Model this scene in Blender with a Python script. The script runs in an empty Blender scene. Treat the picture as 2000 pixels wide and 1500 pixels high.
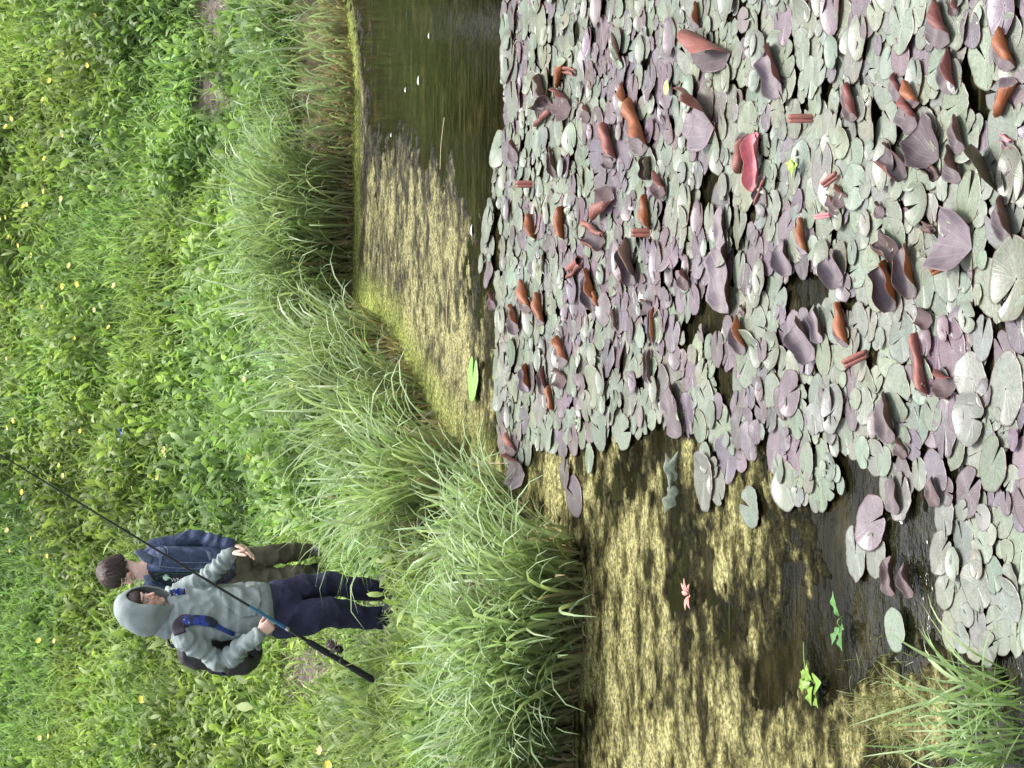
import bpy, bmesh, math, random
import numpy as np
from mathutils import Vector, Matrix, noise as mnoise
from mathutils.bvhtree import BVHTree

rng = np.random.default_rng(11)
random.seed(11)
rad = math.radians
SC = bpy.context.scene
COL = SC.collection

# ------------------------------------------------------------------ camera geometry
H = 3.2                      # eye height above the water
PITCH = rad(15.5)
FP = 4200.0                   # focal length in pixels of the 2000 px wide frame
F = np.array([0, math.cos(PITCH), -math.sin(PITCH)])
U = np.array([0, math.sin(PITCH), math.cos(PITCH)])
R = np.array([1.0, 0, 0])
CAM = np.array([0, 0, H])


def project(P):
    d = np.asarray(P, float) - CAM
    dep = d @ F
    return 1000 - FP * (d @ U) / dep, 750 - FP * (d @ R) / dep, dep


def ray(px, py):
    return F - U * (px - 1000) / FP + R * (750 - py) / FP


def at_z(px, py, z=0.0):
    d = ray(px, py)
    return CAM + d * ((z - H) / d[2])


def at_Y(px, py, Y):
    d = ray(px, py)
    return Vector(CAM + d * (Y / d[1]))


# ------------------------------------------------------------------ noise helpers
_tab = np.random.default_rng(5).random((256, 256))


def vnoise(x, y, off=0):
    x = np.asarray(x) + off * 17.3
    y = np.asarray(y) + off * 9.7
    xi = np.floor(x).astype(int)
    yi = np.floor(y).astype(int)
    fx = x - xi
    fy = y - yi
    fx = fx * fx * (3 - 2 * fx)
    fy = fy * fy * (3 - 2 * fy)
    a = _tab[xi & 255, yi & 255]
    b = _tab[(xi + 1) & 255, yi & 255]
    c = _tab[xi & 255, (yi + 1) & 255]
    d = _tab[(xi + 1) & 255, (yi + 1) & 255]
    return (a * (1 - fx) + b * fx) * (1 - fy) + (c * (1 - fx) + d * fx) * fy


def fbm(x, y, oct=4, off=0):
    s = 0
    a = 0.5
    t = 0
    for k in range(oct):
        s = s + a * vnoise(x * 2 ** k, y * 2 ** k, off + k * 3)
        t += a
        a *= 0.55
    return s / t


def ss(t):
    t = np.clip(t, 0, 1)
    return t * t * (3 - 2 * t)


# ------------------------------------------------------------------ shoreline and terrain
_shore_px = [(655, -340), (660, -150), (672, 0), (688, 150), (690, 300), (690, 450), (684, 590), (770, 660), (825, 780), (880, 870),
             (960, 950), (1040, 1020), (1105, 1090), (1135, 1180), (1130, 1300), (1110, 1400), (1115, 1500), (1120, 1800)]
_sh = np.array([at_z(a, b)[:2] for a, b in _shore_px])
_sh = np.vstack([[60, 20], [10, 18.0], _sh, [-9, 9.2], [-60, 7.0]])
_order = np.argsort(_sh[:, 0])
SHX, SHY = _sh[_order, 0], _sh[_order, 1]


def sdist(X, Y):
    X = np.asarray(X, float)
    Y = np.asarray(Y, float)
    best = np.full(X.shape, 1e9)
    for i in range(len(SHX) - 1):
        ax, ay, bx, by = SHX[i], SHY[i], SHX[i + 1], SHY[i + 1]
        dx, dy = bx - ax, by - ay
        t = np.clip(((X - ax) * dx + (Y - ay) * dy) / (dx * dx + dy * dy), 0, 1)
        best = np.minimum(best, np.hypot(X - ax - t * dx, Y - ay - t * dy))
    return np.where(Y > np.interp(X, SHX, SHY), best, -best)


def tz(X, Y, s=None):
    X = np.asarray(X, float)
    Y = np.asarray(Y, float)
    if s is None:
        s = sdist(X, Y)
    z = -0.6 * ss(-s / 0.9) - 0.03 + 0.34 * ss((s + 0.08) / 0.6)
    sp = np.log1p(np.exp(np.clip((s - 2.6) / 0.5, -30, 30))) * 0.5
    sp = np.where(s - 2.6 > 12, s - 2.6, sp)
    z = z + 6.0 * np.tanh(0.40 * sp / 6.0)
    z = z + np.where(s > 0, 0.10 * (fbm(X * 0.9, Y * 0.9, 3) - 0.5) * ss(s / 1.0), 0)
    return z


def ground(px, py):
    """where the sight line through a photo pixel meets the land"""
    d = ray(px, py)
    t = np.linspace(3, 60, 4000)
    P = CAM + d * t[:, None]
    g = np.maximum(tz(P[:, 0], P[:, 1]), 0.0)
    i = np.argmax(P[:, 2] <= g)
    return P[i]


# ------------------------------------------------------------------ object helpers
def tag(o, label=None, cat=None, group=None, kind=None):
    if label:
        o['label'] = label
    if cat:
        o['category'] = cat
    if group:
        o['group'] = group
    if kind:
        o['kind'] = kind
    return o


def empty(name, loc=(0, 0, 0), rz=0.0):
    o = bpy.data.objects.new(name, None)
    o.empty_display_size = 0.1
    o.location = loc
    o.rotation_euler = (0, 0, rz)
    COL.objects.link(o)
    return o


def link(name, me, mats, parent=None):
    o = bpy.data.objects.new(name, me)
    COL.objects.link(o)
    if mats is not None:
        for m in (mats if isinstance(mats, (list, tuple)) else [mats]):
            me.materials.append(m)
    if parent is not None:
        o.parent = parent
        o.matrix_parent_inverse = Matrix.Translation(-Vector(parent.location))
    return o


def np_mesh(name, V, Fq, col=None, uv=None, mat_idx=None, smooth=True):
    """V (n,3), Fq (m,4) quads; col (n,3)"""
    V = np.ascontiguousarray(V, np.float32)
    Fq = np.ascontiguousarray(Fq, np.int32)
    me = bpy.data.meshes.new(name)
    me.vertices.add(len(V))
    me.vertices.foreach_set('co', V.ravel())
    m, k = Fq.shape
    me.loops.add(m * k)
    me.loops.foreach_set('vertex_index', Fq.ravel())
    me.polygons.add(m)
    me.polygons.foreach_set('loop_start', np.arange(0, m * k, k, dtype=np.int32))
    if smooth:
        me.polygons.foreach_set('use_smooth', np.ones(m, bool))
    if mat_idx is not None:
        me.polygons.foreach_set('material_index', np.ascontiguousarray(mat_idx, np.int32))
    me.update(calc_edges=True)
    if col is not None:
        a = me.attributes.new('col', 'FLOAT_COLOR', 'POINT')
        c4 = np.ones((len(V), 4), np.float32)
        c4[:, :3] = col
        a.data.foreach_set('color', c4.ravel())
    if uv is not None:
        l = me.uv_layers.new(name='UVMap')
        l.data.foreach_set('uv', np.ascontiguousarray(uv[Fq.ravel()], np.float32).ravel())
    return me


def ribbons(base, az, L, W, tilt, bend, nseg, prof, c0, c1, roll=None, gamma=1.0, arc=1.3):
    """many curved leaf blades: returns V, quads, colours"""
    N = len(base)
    prof = np.asarray(prof, float)
    t = np.linspace(0, 1, nseg + 1)
    d = np.stack([np.cos(az), np.sin(az), np.zeros(N)], 1)
    side = np.stack([-np.sin(az), np.cos(az), np.zeros(N)], 1)
    zv = np.array([0, 0, 1.0])
    p = base.copy()
    if roll is None:
        roll = rng.uniform(-0.6, 0.6, N)
    V = np.empty((N, nseg + 1, 2, 3))
    C = np.empty((N, nseg + 1, 2, 3))
    for i in range(nseg + 1):
        ph = tilt + bend * t[i] ** arc
        tang = np.sin(ph)[:, None] * d + np.cos(ph)[:, None] * zv
        nrm = np.cos(ph)[:, None] * d - np.sin(ph)[:, None] * zv
        w = np.cos(roll)[:, None] * side + np.sin(roll)[:, None] * nrm
        hw = (W * prof[i] * 0.5)[:, None]
        V[:, i, 0] = p - w * hw
        V[:, i, 1] = p + w * hw
        cc = c0 + (c1 - c0) * (t[i] ** gamma)
        C[:, i, 0] = cc
        C[:, i, 1] = cc
        p = p + tang * (L / nseg)[:, None]
    k = (nseg + 1) * 2
    q = np.array([[2 * i, 2 * i + 1, 2 * i + 3, 2 * i + 2] for i in range(nseg)])
    Fq = (np.arange(N)[:, None, None] * k + q[None]).reshape(-1, 4)
    return V.reshape(-1, 3), Fq, C.reshape(-1, 3)


def merge(parts):
    Vs, Fs, Cs = [], [], []
    n = 0
    for V, Fq, C in parts:
        Vs.append(V)
        Fs.append(Fq + n)
        Cs.append(C)
        n += len(V)
    return np.vstack(Vs), np.vstack(Fs), np.vstack(Cs)


# ------------------------------------------------------------------ material helpers
class NT:
    def __init__(self, name):
        self.m = bpy.data.materials.new(name)
        self.m.use_nodes = True
        self.t = self.m.node_tree
        self.n = self.t.nodes
        self.p = self.n['Principled BSDF']
        self.out = self.n['Material Output']

    def add(self, typ, **kw):
        x = self.n.new(typ)
        for k, v in kw.items():
            if k.startswith('i_'):
                x.inputs[k[2:].replace('_', ' ')].default_value = v
            else:
                setattr(x, k, v)
        return x

    def l(self, a, b):
        self.t.links.new(a, b)

    def set(self, **kw):
        for k, v in kw.items():
            self.p.inputs[k.replace('_', ' ')].default_value = v

    def noise(self, scale, detail=4, rough=0.55, vec=None):
        x = self.add('ShaderNodeTexNoise')
        x.inputs['Scale'].default_value = scale
        x.inputs['Detail'].default_value = detail
        x.inputs['Roughness'].default_value = rough
        if vec is not None:
            self.l(vec, x.inputs['Vector'])
        return x

    def ramp(self, fac, stops):
        x = self.add('ShaderNodeValToRGB')
        e = x.color_ramp.elements
        while len(e) < len(stops):
            e.new(0.5)
        for el, (p, c) in zip(e, stops):
            el.position = p
            el.color = (c[0], c[1], c[2], 1) if not isinstance(c, (int, float)) else (c, c, c, 1)
        self.l(fac, x.inputs['Fac'])
        return x

    def mix(self, fac, a, b, blend='MIX'):
        x = self.add('ShaderNodeMix', data_type='RGBA', blend_type=blend)
        for sock, v in ((x.inputs['Factor'], fac), (x.inputs[6], a), (x.inputs[7], b)):
            if hasattr(v, 'is_output') or hasattr(v, 'links'):
                self.l(v, sock)
            elif isinstance(v, (int, float)):
                sock.default_value = v
            else:
                sock.default_value = (v[0], v[1], v[2], 1)
        return x.outputs[2]

    def math(self, op, a, b=0.0):
        x = self.add('ShaderNodeMath', operation=op)
        for sock, v in ((x.inputs[0], a), (x.inputs[1], b)):
            if hasattr(v, 'links'):
                self.l(v, sock)
            else:
                sock.default_value = v
        return x.outputs[0]

    def bump(self, h, strength=0.3, dist=0.01):
        x = self.add('ShaderNodeBump')
        x.inputs['Strength'].default_value = strength
        x.inputs['Distance'].default_value = dist
        self.l(h, x.inputs['Height'])
        self.l(x.outputs[0], self.p.inputs['Normal'])
        return x


def mat_plain(name, c, rough=0.6, var=0.15, scale=30, bump=0.0, bscale=80, spec=0.4, metallic=0.0):
    m = NT(name)
    tc = m.add('ShaderNodeTexCoord')
    nz = m.noise(scale, 5, 0.6, tc.outputs['Object'])
    a = [max(0, x * (1 - var)) for x in c]
    b = [min(1, x * (1 + var)) for x in c]
    r = m.ramp(nz.outputs['Fac'], [(0.3, a), (0.7, b)])
    m.l(r.outputs[0], m.p.inputs['Base Color'])
    m.set(Roughness=rough, Metallic=metallic)
    m.p.inputs['Specular IOR Level'].default_value = spec
    if bump:
        n2 = m.noise(bscale, 4, 0.6, tc.outputs['Object'])
        m.bump(n2.outputs['Fac'], bump, 0.004)
    return m.m


def mat_leaf(name, transl=0.35, rough=0.5, spec=0.35):
    """leaf material reading its pigment from the mesh attribute 'col'"""
    m = NT(name)
    at = m.add('ShaderNodeAttribute', attribute_name='col')
    m.l(at.outputs['Color'], m.p.inputs['Base Color'])
    m.set(Roughness=rough)
    m.p.inputs['Specular IOR Level'].default_value = spec
    tr = m.add('ShaderNodeBsdfTranslucent')
    br = m.mix(1.0, at.outputs['Color'], (1.4, 1.5, 0.9), 'MULTIPLY')
    m.l(br, tr.inputs['Color'])
    mx = m.add('ShaderNodeMixShader')
    mx.inputs[0].default_value = transl
    m.l(m.p.outputs[0], mx.inputs[1])
    m.l(tr.outputs[0], mx.inputs[2])
    m.l(mx.outputs[0], m.out.inputs['Surface'])
    return m.m
# ================================================================== camera, sky, sun
cam_d = bpy.data.cameras.new('camera')
cam_d.sensor_fit = 'HORIZONTAL'
cam_d.sensor_width = 36.0
cam_d.lens = 36.0 * FP / 2000.0
cam_d.clip_start = 0.05
cam_d.clip_end = 600.0
cam = bpy.data.objects.new('camera', cam_d)
COL.objects.link(cam)
M = Matrix(((-U[0], R[0], -F[0], CAM[0]), (-U[1], R[1], -F[1], CAM[1]), (-U[2], R[2], -F[2], CAM[2]), (0, 0, 0, 1)))
cam.matrix_world = M
SC.camera = cam

SUN_EL, SUN_AZ = rad(73), rad(38)
wd = bpy.data.worlds.new('World')
SC.world = wd
wd.use_nodes = True
wt = wd.node_tree
bg = wt.nodes['Background']
sky = wt.nodes.new('ShaderNodeTexSky')
sky.sky_type = 'NISHITA'
sky.sun_disc = False
sky.sun_elevation = SUN_EL
sky.sun_rotation = SUN_AZ
sky.air_density = 1.0
sky.dust_density = 4.0
sky.ozone_density = 1.0
hs = wt.nodes.new('ShaderNodeHueSaturation')
hs.inputs['Saturation'].default_value = 0.30
wt.links.new(sky.outputs[0], hs.inputs['Color'])
wt.links.new(hs.outputs[0], bg.inputs['Color'])
bg.inputs['Strength'].default_value = 0.15
sun_d = bpy.data.lights.new('sun', 'SUN')
sun_d.energy = 1.8
sun_d.angle = rad(13)
sun_d.color = (1.0, 0.96, 0.88)
sun = bpy.data.objects.new('sun', sun_d)
COL.objects.link(sun)
sv = Vector((math.sin(SUN_AZ) * math.cos(SUN_EL), math.cos(SUN_AZ) * math.cos(SUN_EL), math.sin(SUN_EL)))
sun.rotation_euler = sv.to_track_quat('Z', 'Y').to_euler()
sun.location = sv * 60

SC.render.engine = 'CYCLES'
SC.view_settings.view_transform = 'Standard'
SC.view_settings.look = 'None'
SC.view_settings.exposure = 1.4
SC.view_settings.gamma = 1.0
SC.cycles.max_bounces = 6
SC.cycles.transparent_max_bounces = 6
SC.cycles.use_denoising = True

# ================================================================== ground
def axis(lo, a, b, hi, fine, grow=1.25):
    core = list(np.arange(a, b + 1e-6, fine))
    left, st, x = [], fine, a
    while x > lo:
        st *= grow
        x -= st
        left.append(x)
    right, st, x = [], fine, b
    while x < hi:
        st *= grow
        x += st
        right.append(x)
    return np.array(left[::-1] + core + right)

gx = axis(-140, -6, 7, 140, 0.09)
gy = axis(-60, 4, 36, 220, 0.10)
GX, GY = np.meshgrid(gx, gy, indexing='ij')
GZ = tz(GX, GY)
nx, ny = GX.shape
idx = np.arange(nx * ny).reshape(nx, ny)
q = np.stack([idx[:-1, :-1], idx[1:, :-1], idx[1:, 1:], idx[:-1, 1:]], -1).reshape(-1, 4)
V = np.stack([GX, GY, GZ], -1).reshape(-1, 3)
S_ = sdist(GX, GY).reshape(-1)
px_, py_, dp_ = project(V)


def blob(px, py, x, y, rx, ry):
    return np.exp(-(((px - x) / rx) ** 2 + ((py - y) / ry) ** 2))


def mud_mask(px, py):
    return np.clip(blob(px, py, 428, 20, 70, 70) + blob(px, py, 440, 190, 55, 70) + blob(px, py, 615, 1315, 70, 85)
                   + 0.7 * blob(px, py, 240, 430, 12, 30), 0, 1)


mudm = np.where(dp_ > 1, mud_mask(px_, py_), 0)
soil = np.array([0.050, 0.060, 0.022])
mudc = np.array([0.15, 0.115, 0.115])
bankc = np.array([0.12, 0.092, 0.058])
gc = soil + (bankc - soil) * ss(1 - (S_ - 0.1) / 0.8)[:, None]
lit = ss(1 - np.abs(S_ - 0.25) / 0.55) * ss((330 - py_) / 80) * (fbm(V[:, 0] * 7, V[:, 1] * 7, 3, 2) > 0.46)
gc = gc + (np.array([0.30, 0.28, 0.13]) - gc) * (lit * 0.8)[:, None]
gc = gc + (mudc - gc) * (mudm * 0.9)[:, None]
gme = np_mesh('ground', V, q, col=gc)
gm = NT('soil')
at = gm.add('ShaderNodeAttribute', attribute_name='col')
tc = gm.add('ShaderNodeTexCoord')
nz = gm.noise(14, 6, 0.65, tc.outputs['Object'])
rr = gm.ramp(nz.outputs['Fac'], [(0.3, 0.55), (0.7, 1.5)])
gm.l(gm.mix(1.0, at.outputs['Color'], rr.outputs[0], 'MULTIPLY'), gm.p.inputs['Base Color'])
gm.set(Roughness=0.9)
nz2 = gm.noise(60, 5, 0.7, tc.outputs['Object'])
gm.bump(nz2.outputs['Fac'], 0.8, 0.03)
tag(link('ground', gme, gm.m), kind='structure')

# ================================================================== water
wg = NT('pond_water_surface')
tc = wg.add('ShaderNodeTexCoord')
mp = wg.add('ShaderNodeMapping')
mp.inputs['Scale'].default_value = (1, 1.6, 1)
wg.l(tc.outputs['Object'], mp.inputs['Vector'])
n1 = wg.noise(2.4, 9, 0.72, mp.outputs[0])
n2 = wg.noise(24, 4, 0.6, mp.outputs[0])
mp2 = wg.add('ShaderNodeMapping')
mp2.inputs['Rotation'].default_value = (0, 0, rad(-28))
mp2.inputs['Scale'].default_value = (0.7, 9, 1)
wg.l(tc.outputs['Object'], mp2.inputs['Vector'])
n3 = wg.noise(2.2, 3, 0.5, mp2.outputs[0])
base = wg.ramp(n1.outputs['Fac'], [(0.36, (0.005, 0.0045, 0.002)), (0.50, (0.009, 0.008, 0.0035)), (0.60, (0.020, 0.017, 0.007)), (0.70, (0.040, 0.034, 0.014))])
strk = wg.ramp(n3.outputs['Fac'], [(0.60, 0.0), (0.72, 1.0)])
c2 = wg.mix(strk.outputs[0], base.outputs[0], (0.030, 0.030, 0.014))
spk = wg.noise(90, 2, 0.5, tc.outputs['Object'])
spr = wg.ramp(spk.outputs['Fac'], [(0.74, 0.0), (0.80, 1.0)])
c3 = wg.mix(spr.outputs[0], c2, (0.09, 0.08, 0.05))
wg.l(c3, wg.p.inputs['Base Color'])
wg.set(Roughness=0.05, IOR=1.33)
wg.p.inputs['Specular IOR Level'].default_value = 0.16
rip = wg.noise(7, 4, 0.6, mp.outputs[0])
# a livelier patch of ripples near the viewer's left, where the sky glints
gl = at_z(1900, 1180)
vm = wg.add('ShaderNodeVectorMath', operation='DISTANCE')
wg.l(tc.outputs['Object'], vm.inputs[0])
vm.inputs[1].default_value = (gl[0], gl[1], 0)
gr = wg.ramp(vm.outputs['Value'], [(0.35, 1.0), (1.0, 0.08)])
rip2 = wg.noise(5, 1, 0.4, tc.outputs['Object'])
bb = wg.bump(wg.math('ADD', rip.outputs['Fac'], wg.math('MULTIPLY', rip2.outputs['Fac'], 0.6)), 0.14, 0.03)
wg.l(gr.outputs[0], bb.inputs['Strength'])
wg.l(wg.math('MULTIPLY', gr.outputs[0], 0.85), wg.p.inputs['Specular IOR Level'])
me = bpy.data.meshes.new('water')
me.from_pydata([(-140, -60, 0), (140, -60, 0), (140, 30, 0), (-140, 30, 0)], [], [(0, 1, 2, 3)])
tag(link('water', me, wg.m), kind='structure')

# ------------------------------------------------------------------ floating algae
AX, AY = np.meshgrid(np.arange(-3.9, 5.2, 0.0130), np.arange(5.0, 18.0, 0.0135), indexing='ij')
AS = sdist(AX, AY)
apx, apy, _ = project(np.stack([AX, AY, np.zeros_like(AX)], -1))
_cov = [(825, 430, 150, 190, 1.0), (740, 300, 60, 120, .55), (840, 640, 140, 180, 1.0), (900, 800, 110, 120, .9), (1010, 960, 120, 110, .9),
        (1130, 930, 130, 120, .75), (1200, 1080, 130, 140, .95), (1300, 930, 150, 110, .55), (1430, 1080, 110, 130, .55),
        (1220, 1300, 170, 170, 1.0), (1260, 1460, 190, 130, 1.0), (1400, 1350, 150, 160, .70), (1490, 1060, 60, 110, .45),
        (1480, 1450, 150, 110, .85), (1450, 1160, 190, 290, .70), (1560, 1060, 70, 110, .5), (1640, 1430, 140, 110, .75), (1760, 1390, 110, 90, .95), (1850, 1330, 120, 80, .60),
        (1780, 1270, 60, 60, .45), (700, 480, 25, 400, .85), (730, 110, 60, 130, .30), (1080, 1230, 80, 220, .6), (1100, 700, 250, 300, .32), (1600, 640, 300, 500, .30), (1880, 900, 150, 300, .15)]
_neg = [(1560, 1180, 40, 60, .45), (1505, 1330, 45, 45, .5), (1690, 1120, 65, 170, 1.0), (1640, 1280, 40, 70, .9), (870, 120, 130, 230, .9),
        (960, 300, 60, 250, .6), (1560, 980, 60, 60, .3), (1425, 1210, 40, 50, .5), (1545, 1270, 30, 60, .5), (1330, 1140, 40, 50, .3), (1390, 600, 40, 60, .5)]
cov = np.zeros_like(AX)
for x, y, rx, ry, a in _cov:
    cov = np.maximum(cov, a * blob(apx, apy, x, y, rx, ry) ** 0.6)
for x, y, rx, ry, a in _neg:
    cov = cov - a * blob(apx, apy, x, y, rx, ry)
cov = np.maximum(cov, 0.85 * ss(1 - (-AS) / 0.40) * ss((apy + 60) / 120))
cov = np.clip(cov, 0, 1)
an = 0.24 * fbm(AX * 1.6, AY * 2.2, 3, 1) + 0.42 * fbm(AX * 5.5, AY * 8, 4, 2) + 0.34 * fbm(AX * 16, AY * 20, 3, 4)
thr = 0.64 - 0.42 * cov
e = (an - thr)
fine = fbm(AX * 20, AY * 24, 3, 7)
ah = np.clip(e * 0.12, -0.03, 0.006) + (fine - 0.5) * 0.012
ah = np.where(cov < 0.02, -0.03, ah)
tt = 0.55 * fbm(AX * 4.0, AY * 8.5, 4, 31) + 0.45 * fbm(AX * 15, AY * 26, 3, 33)
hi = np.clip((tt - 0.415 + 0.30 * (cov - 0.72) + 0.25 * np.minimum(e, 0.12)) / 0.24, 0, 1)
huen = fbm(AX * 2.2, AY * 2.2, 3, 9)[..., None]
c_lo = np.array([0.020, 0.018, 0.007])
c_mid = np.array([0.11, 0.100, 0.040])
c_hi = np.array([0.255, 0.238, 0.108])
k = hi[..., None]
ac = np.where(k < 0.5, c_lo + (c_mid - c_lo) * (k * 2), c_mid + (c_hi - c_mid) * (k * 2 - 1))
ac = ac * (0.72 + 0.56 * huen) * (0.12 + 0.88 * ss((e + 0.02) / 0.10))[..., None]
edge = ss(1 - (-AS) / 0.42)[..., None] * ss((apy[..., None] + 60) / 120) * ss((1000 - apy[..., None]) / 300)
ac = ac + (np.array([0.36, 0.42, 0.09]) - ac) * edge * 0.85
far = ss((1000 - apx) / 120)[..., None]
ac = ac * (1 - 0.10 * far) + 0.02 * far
keep = (ah > -0.006) & (AS < 0.10)
nx, ny = AX.shape
idx = np.arange(nx * ny).reshape(nx, ny)
kq = keep[:-1, :-1] | keep[1:, :-1] | keep[1:, 1:] | keep[:-1, 1:]
q = np.stack([idx[:-1, :-1], idx[1:, :-1], idx[1:, 1:], idx[:-1, 1:]], -1)[kq]
used, inv = np.unique(q.ravel(), return_inverse=True)
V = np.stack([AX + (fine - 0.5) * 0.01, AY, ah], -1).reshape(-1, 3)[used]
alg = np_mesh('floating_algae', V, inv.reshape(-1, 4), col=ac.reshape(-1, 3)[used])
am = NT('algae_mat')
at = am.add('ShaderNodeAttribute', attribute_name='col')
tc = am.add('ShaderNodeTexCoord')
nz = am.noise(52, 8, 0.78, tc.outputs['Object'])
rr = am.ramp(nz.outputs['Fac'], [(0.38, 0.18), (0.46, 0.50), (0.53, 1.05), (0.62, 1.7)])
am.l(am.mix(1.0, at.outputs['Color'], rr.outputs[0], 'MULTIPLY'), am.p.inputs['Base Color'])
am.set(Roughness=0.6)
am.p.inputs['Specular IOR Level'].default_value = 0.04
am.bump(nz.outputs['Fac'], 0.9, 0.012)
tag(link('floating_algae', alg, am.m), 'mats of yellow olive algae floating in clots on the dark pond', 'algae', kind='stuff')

# ================================================================== meadow
LEAF = mat_leaf('meadow_leaf', 0.40, 0.5, 0.3)
SEDGE = mat_leaf('sedge_leaf', 0.35, 0.42, 0.4)


def scatter(n, xr=(-9.5, 10), yr=(8.5, 34), margin=320):
    X = rng.uniform(*xr, n)
    Y = rng.uniform(*yr, n)
    s = sdist(X, Y)
    Z = tz(X, Y, s)
    P = np.stack([X, Y, Z], 1)
    px, py, dep = project(P)
    ok = (s > 0.12) & (px > -margin - 200) & (px < 1500) & (py > -margin) & (py < 1500 + margin) & (px > -260)
    return P[ok], s[ok], px[ok], py[ok]


def leafcol(n, P, base, var):
    patch = fbm(P[:, 0] * 0.8, P[:, 1] * 0.8, 3, 3)[:, None]
    tone = rng.uniform(0, 1, (n, 1)) ** 1.2
    c = np.array(base[0]) * (1 - tone) + np.array(base[1]) * tone
    c = c * (0.50 + 1.2 * patch) * (np.array([[0.95, 1.0, 1.0]]) + np.array([[0.14, 0.0, -0.1]]) * ss((fbm(P[:, 0] * 0.6, P[:, 1] * 0.6, 3, 21) - 0.3) / 0.4)[:, None]) * rng.uniform(1 - var, 1 + var, (n, 1))
    return c


parts = []
# broad leaves (docks, bindweed, plantain) in a carpet
P, s, px, py = scatter(1420000)
den = np.clip((s - 0.35) / 0.9, 0, 1) * (1 - 0.98 * mud_mask(px, py))
patch = fbm(P[:, 0] * 1.1, P[:, 1] * 1.1, 3, 6)
keepm = rng.random(len(P)) < den * np.clip(0.07 + 1.3 * (patch - 0.27), 0.03, 1)
P, s, px, py = P[keepm], s[keepm], px[keepm], py[keepm]
N = len(P)
tramp = np.clip(blob(px, py, 640, 1095, 60, 70) + blob(px, py, 660, 1250, 90, 90) + blob(px, py, 765, 1180, 60, 90), 0, 1)
lift = rng.uniform(0.0, 0.30, N) ** 1.0 * (0.45 + 1.1 * ss((fbm(P[:, 0] * 1.3, P[:, 1] * 1.3, 3, 41) - 0.42) / 0.25)) * (0.5 + fbm(P[:, 0] * 2.3, P[:, 1] * 2.3, 2, 8)) * (1 - 0.92 * tramp)
P[:, 2] += lift
sz = rng.uniform(0.65, 1.6, N) ** 1.4 * (1 - 0.55 * tramp)
parts.append(ribbons(P, rng.uniform(0, 2 * np.pi, N), 0.098 * sz, 0.026 * sz * rng.uniform(.6, 1.5, N), rng.uniform(0.15, 1.2, N), rng.uniform(0.3, 2.2, N), 3,
                     [0.35, 1.0, 0.85, 0.05], leafcol(N, P, [(0.060, 0.115, 0.026), (0.215, 0.30, 0.105)], .3) * 0.9,
                     leafcol(N, P, [(0.080, 0.145, 0.034), (0.31, 0.42, 0.165)], .3)))
print('broad leaves', N)
# grass blades
P, s, px, py = scatter(900000)
patch = fbm(P[:, 0] * 0.9 + 7, P[:, 1] * 0.9, 3, 12)
den = np.clip((s - 0.2) / 0.6, 0, 1) * (1 - 0.97 * mud_mask(px, py)) * np.clip(0.25 + 2.2 * (patch - 0.35), 0.15, 1)
keepm = rng.random(len(P)) < den
P = P[keepm]
N = len(P)
tr_ = np.clip(blob(px[keepm], py[keepm], 640, 1095, 60, 70) + blob(px[keepm], py[keepm], 660, 1250, 90, 90) + blob(px[keepm], py[keepm], 765, 1180, 60, 90), 0, 1)
L = rng.uniform(0.12, 0.38, N) * (0.6 + 0.9 * fbm(P[:, 0] * 0.7, P[:, 1] * 0.7, 3, 17)) * (1 - 0.8 * tr_)
parts.append(ribbons(P, rng.uniform(0, 2 * np.pi, N), L, rng.uniform(0.006, 0.014, N), rng.uniform(0.0, 0.6, N), rng.uniform(0.4, 2.2, N), 4,
                     [0.8, 1, 0.9, 0.6, 0.05], leafcol(N, P, [(0.06, 0.12, 0.03), (0.14, 0.22, 0.07)], .2),
                     leafcol(N, P, [(0.13, 0.22, 0.07), (0.34, 0.43, 0.20)], .2)))
print('grass blades', N)
# paler lance leaves and dry stalks standing out of the carpet
P, s, px, py = scatter(90000)
keepm = (s > 0.6) & (mud_mask(px, py) < 0.4) & (np.clip(blob(px, py, 640, 1095, 60, 80) + blob(px, py, 660, 1250, 90, 90) + blob(px, py, 765, 1180, 70, 100), 0, 1) < 0.3)
P = P[keepm]
N = len(P)
P[:, 2] += rng.uniform(0.02, 0.12, N)
L = rng.uniform(0.10, 0.24, N)
parts.append(ribbons(P, rng.uniform(0, 2 * np.pi, N), L, L * rng.uniform(0.10, 0.2, N), rng.uniform(0.1, 0.9, N), rng.uniform(0.2, 1.2, N), 4,
                     [0.3, .8, 1, 0.7, 0.05], leafcol(N, P, [(0.10, 0.20, 0.07), (0.24, 0.34, 0.17)], .2),
                     leafcol(N, P, [(0.12, 0.22, 0.08), (0.30, 0.38, 0.20)], .2)))
# dead stems on the mud patches
P, s, px, py = scatter(80000)
keepm = rng.random(len(P)) < 0.55 * mud_mask(px, py)
P = P[keepm]
N = len(P)
P[:, 2] += 0.01
parts.append(ribbons(P, rng.uniform(0, 2 * np.pi, N), rng.uniform(0.05, 0.2, N), rng.uniform(0.005, 0.016, N), rng.uniform(1.0, 1.5, N), rng.uniform(-0.2, 0.5, N), 3,
                     [0.8, 1, .8, .2], np.array([[0.34, 0.27, 0.2]]) * rng.uniform(.5, 1.4, (N, 1)), np.array([[0.42, 0.34, 0.26]]) * rng.uniform(.5, 1.4, (N, 1))))
V, q, C = merge(parts)
tag(link('meadow_grass', np_mesh('meadow_grass', V, q, C), LEAF), 'dense bright green meadow of broad weeds and grass on the slope', 'meadow', kind='stuff')

# ================================================================== bank sedge
def shorten(P, L):
    """the sedge is lower where the two people look over it, so their legs stay clear"""
    bx, by, bd = project(P)
    near = np.clip(1 - np.abs(by - 1175) / 110, 0, 1) ** 0.5
    lim = np.maximum((bx - 758), 14) * bd / FP * 0.95
    return np.where((by > 1070) & (by < 1285), np.minimum(L, lim + (1 - near) * 0.25), L)


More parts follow.
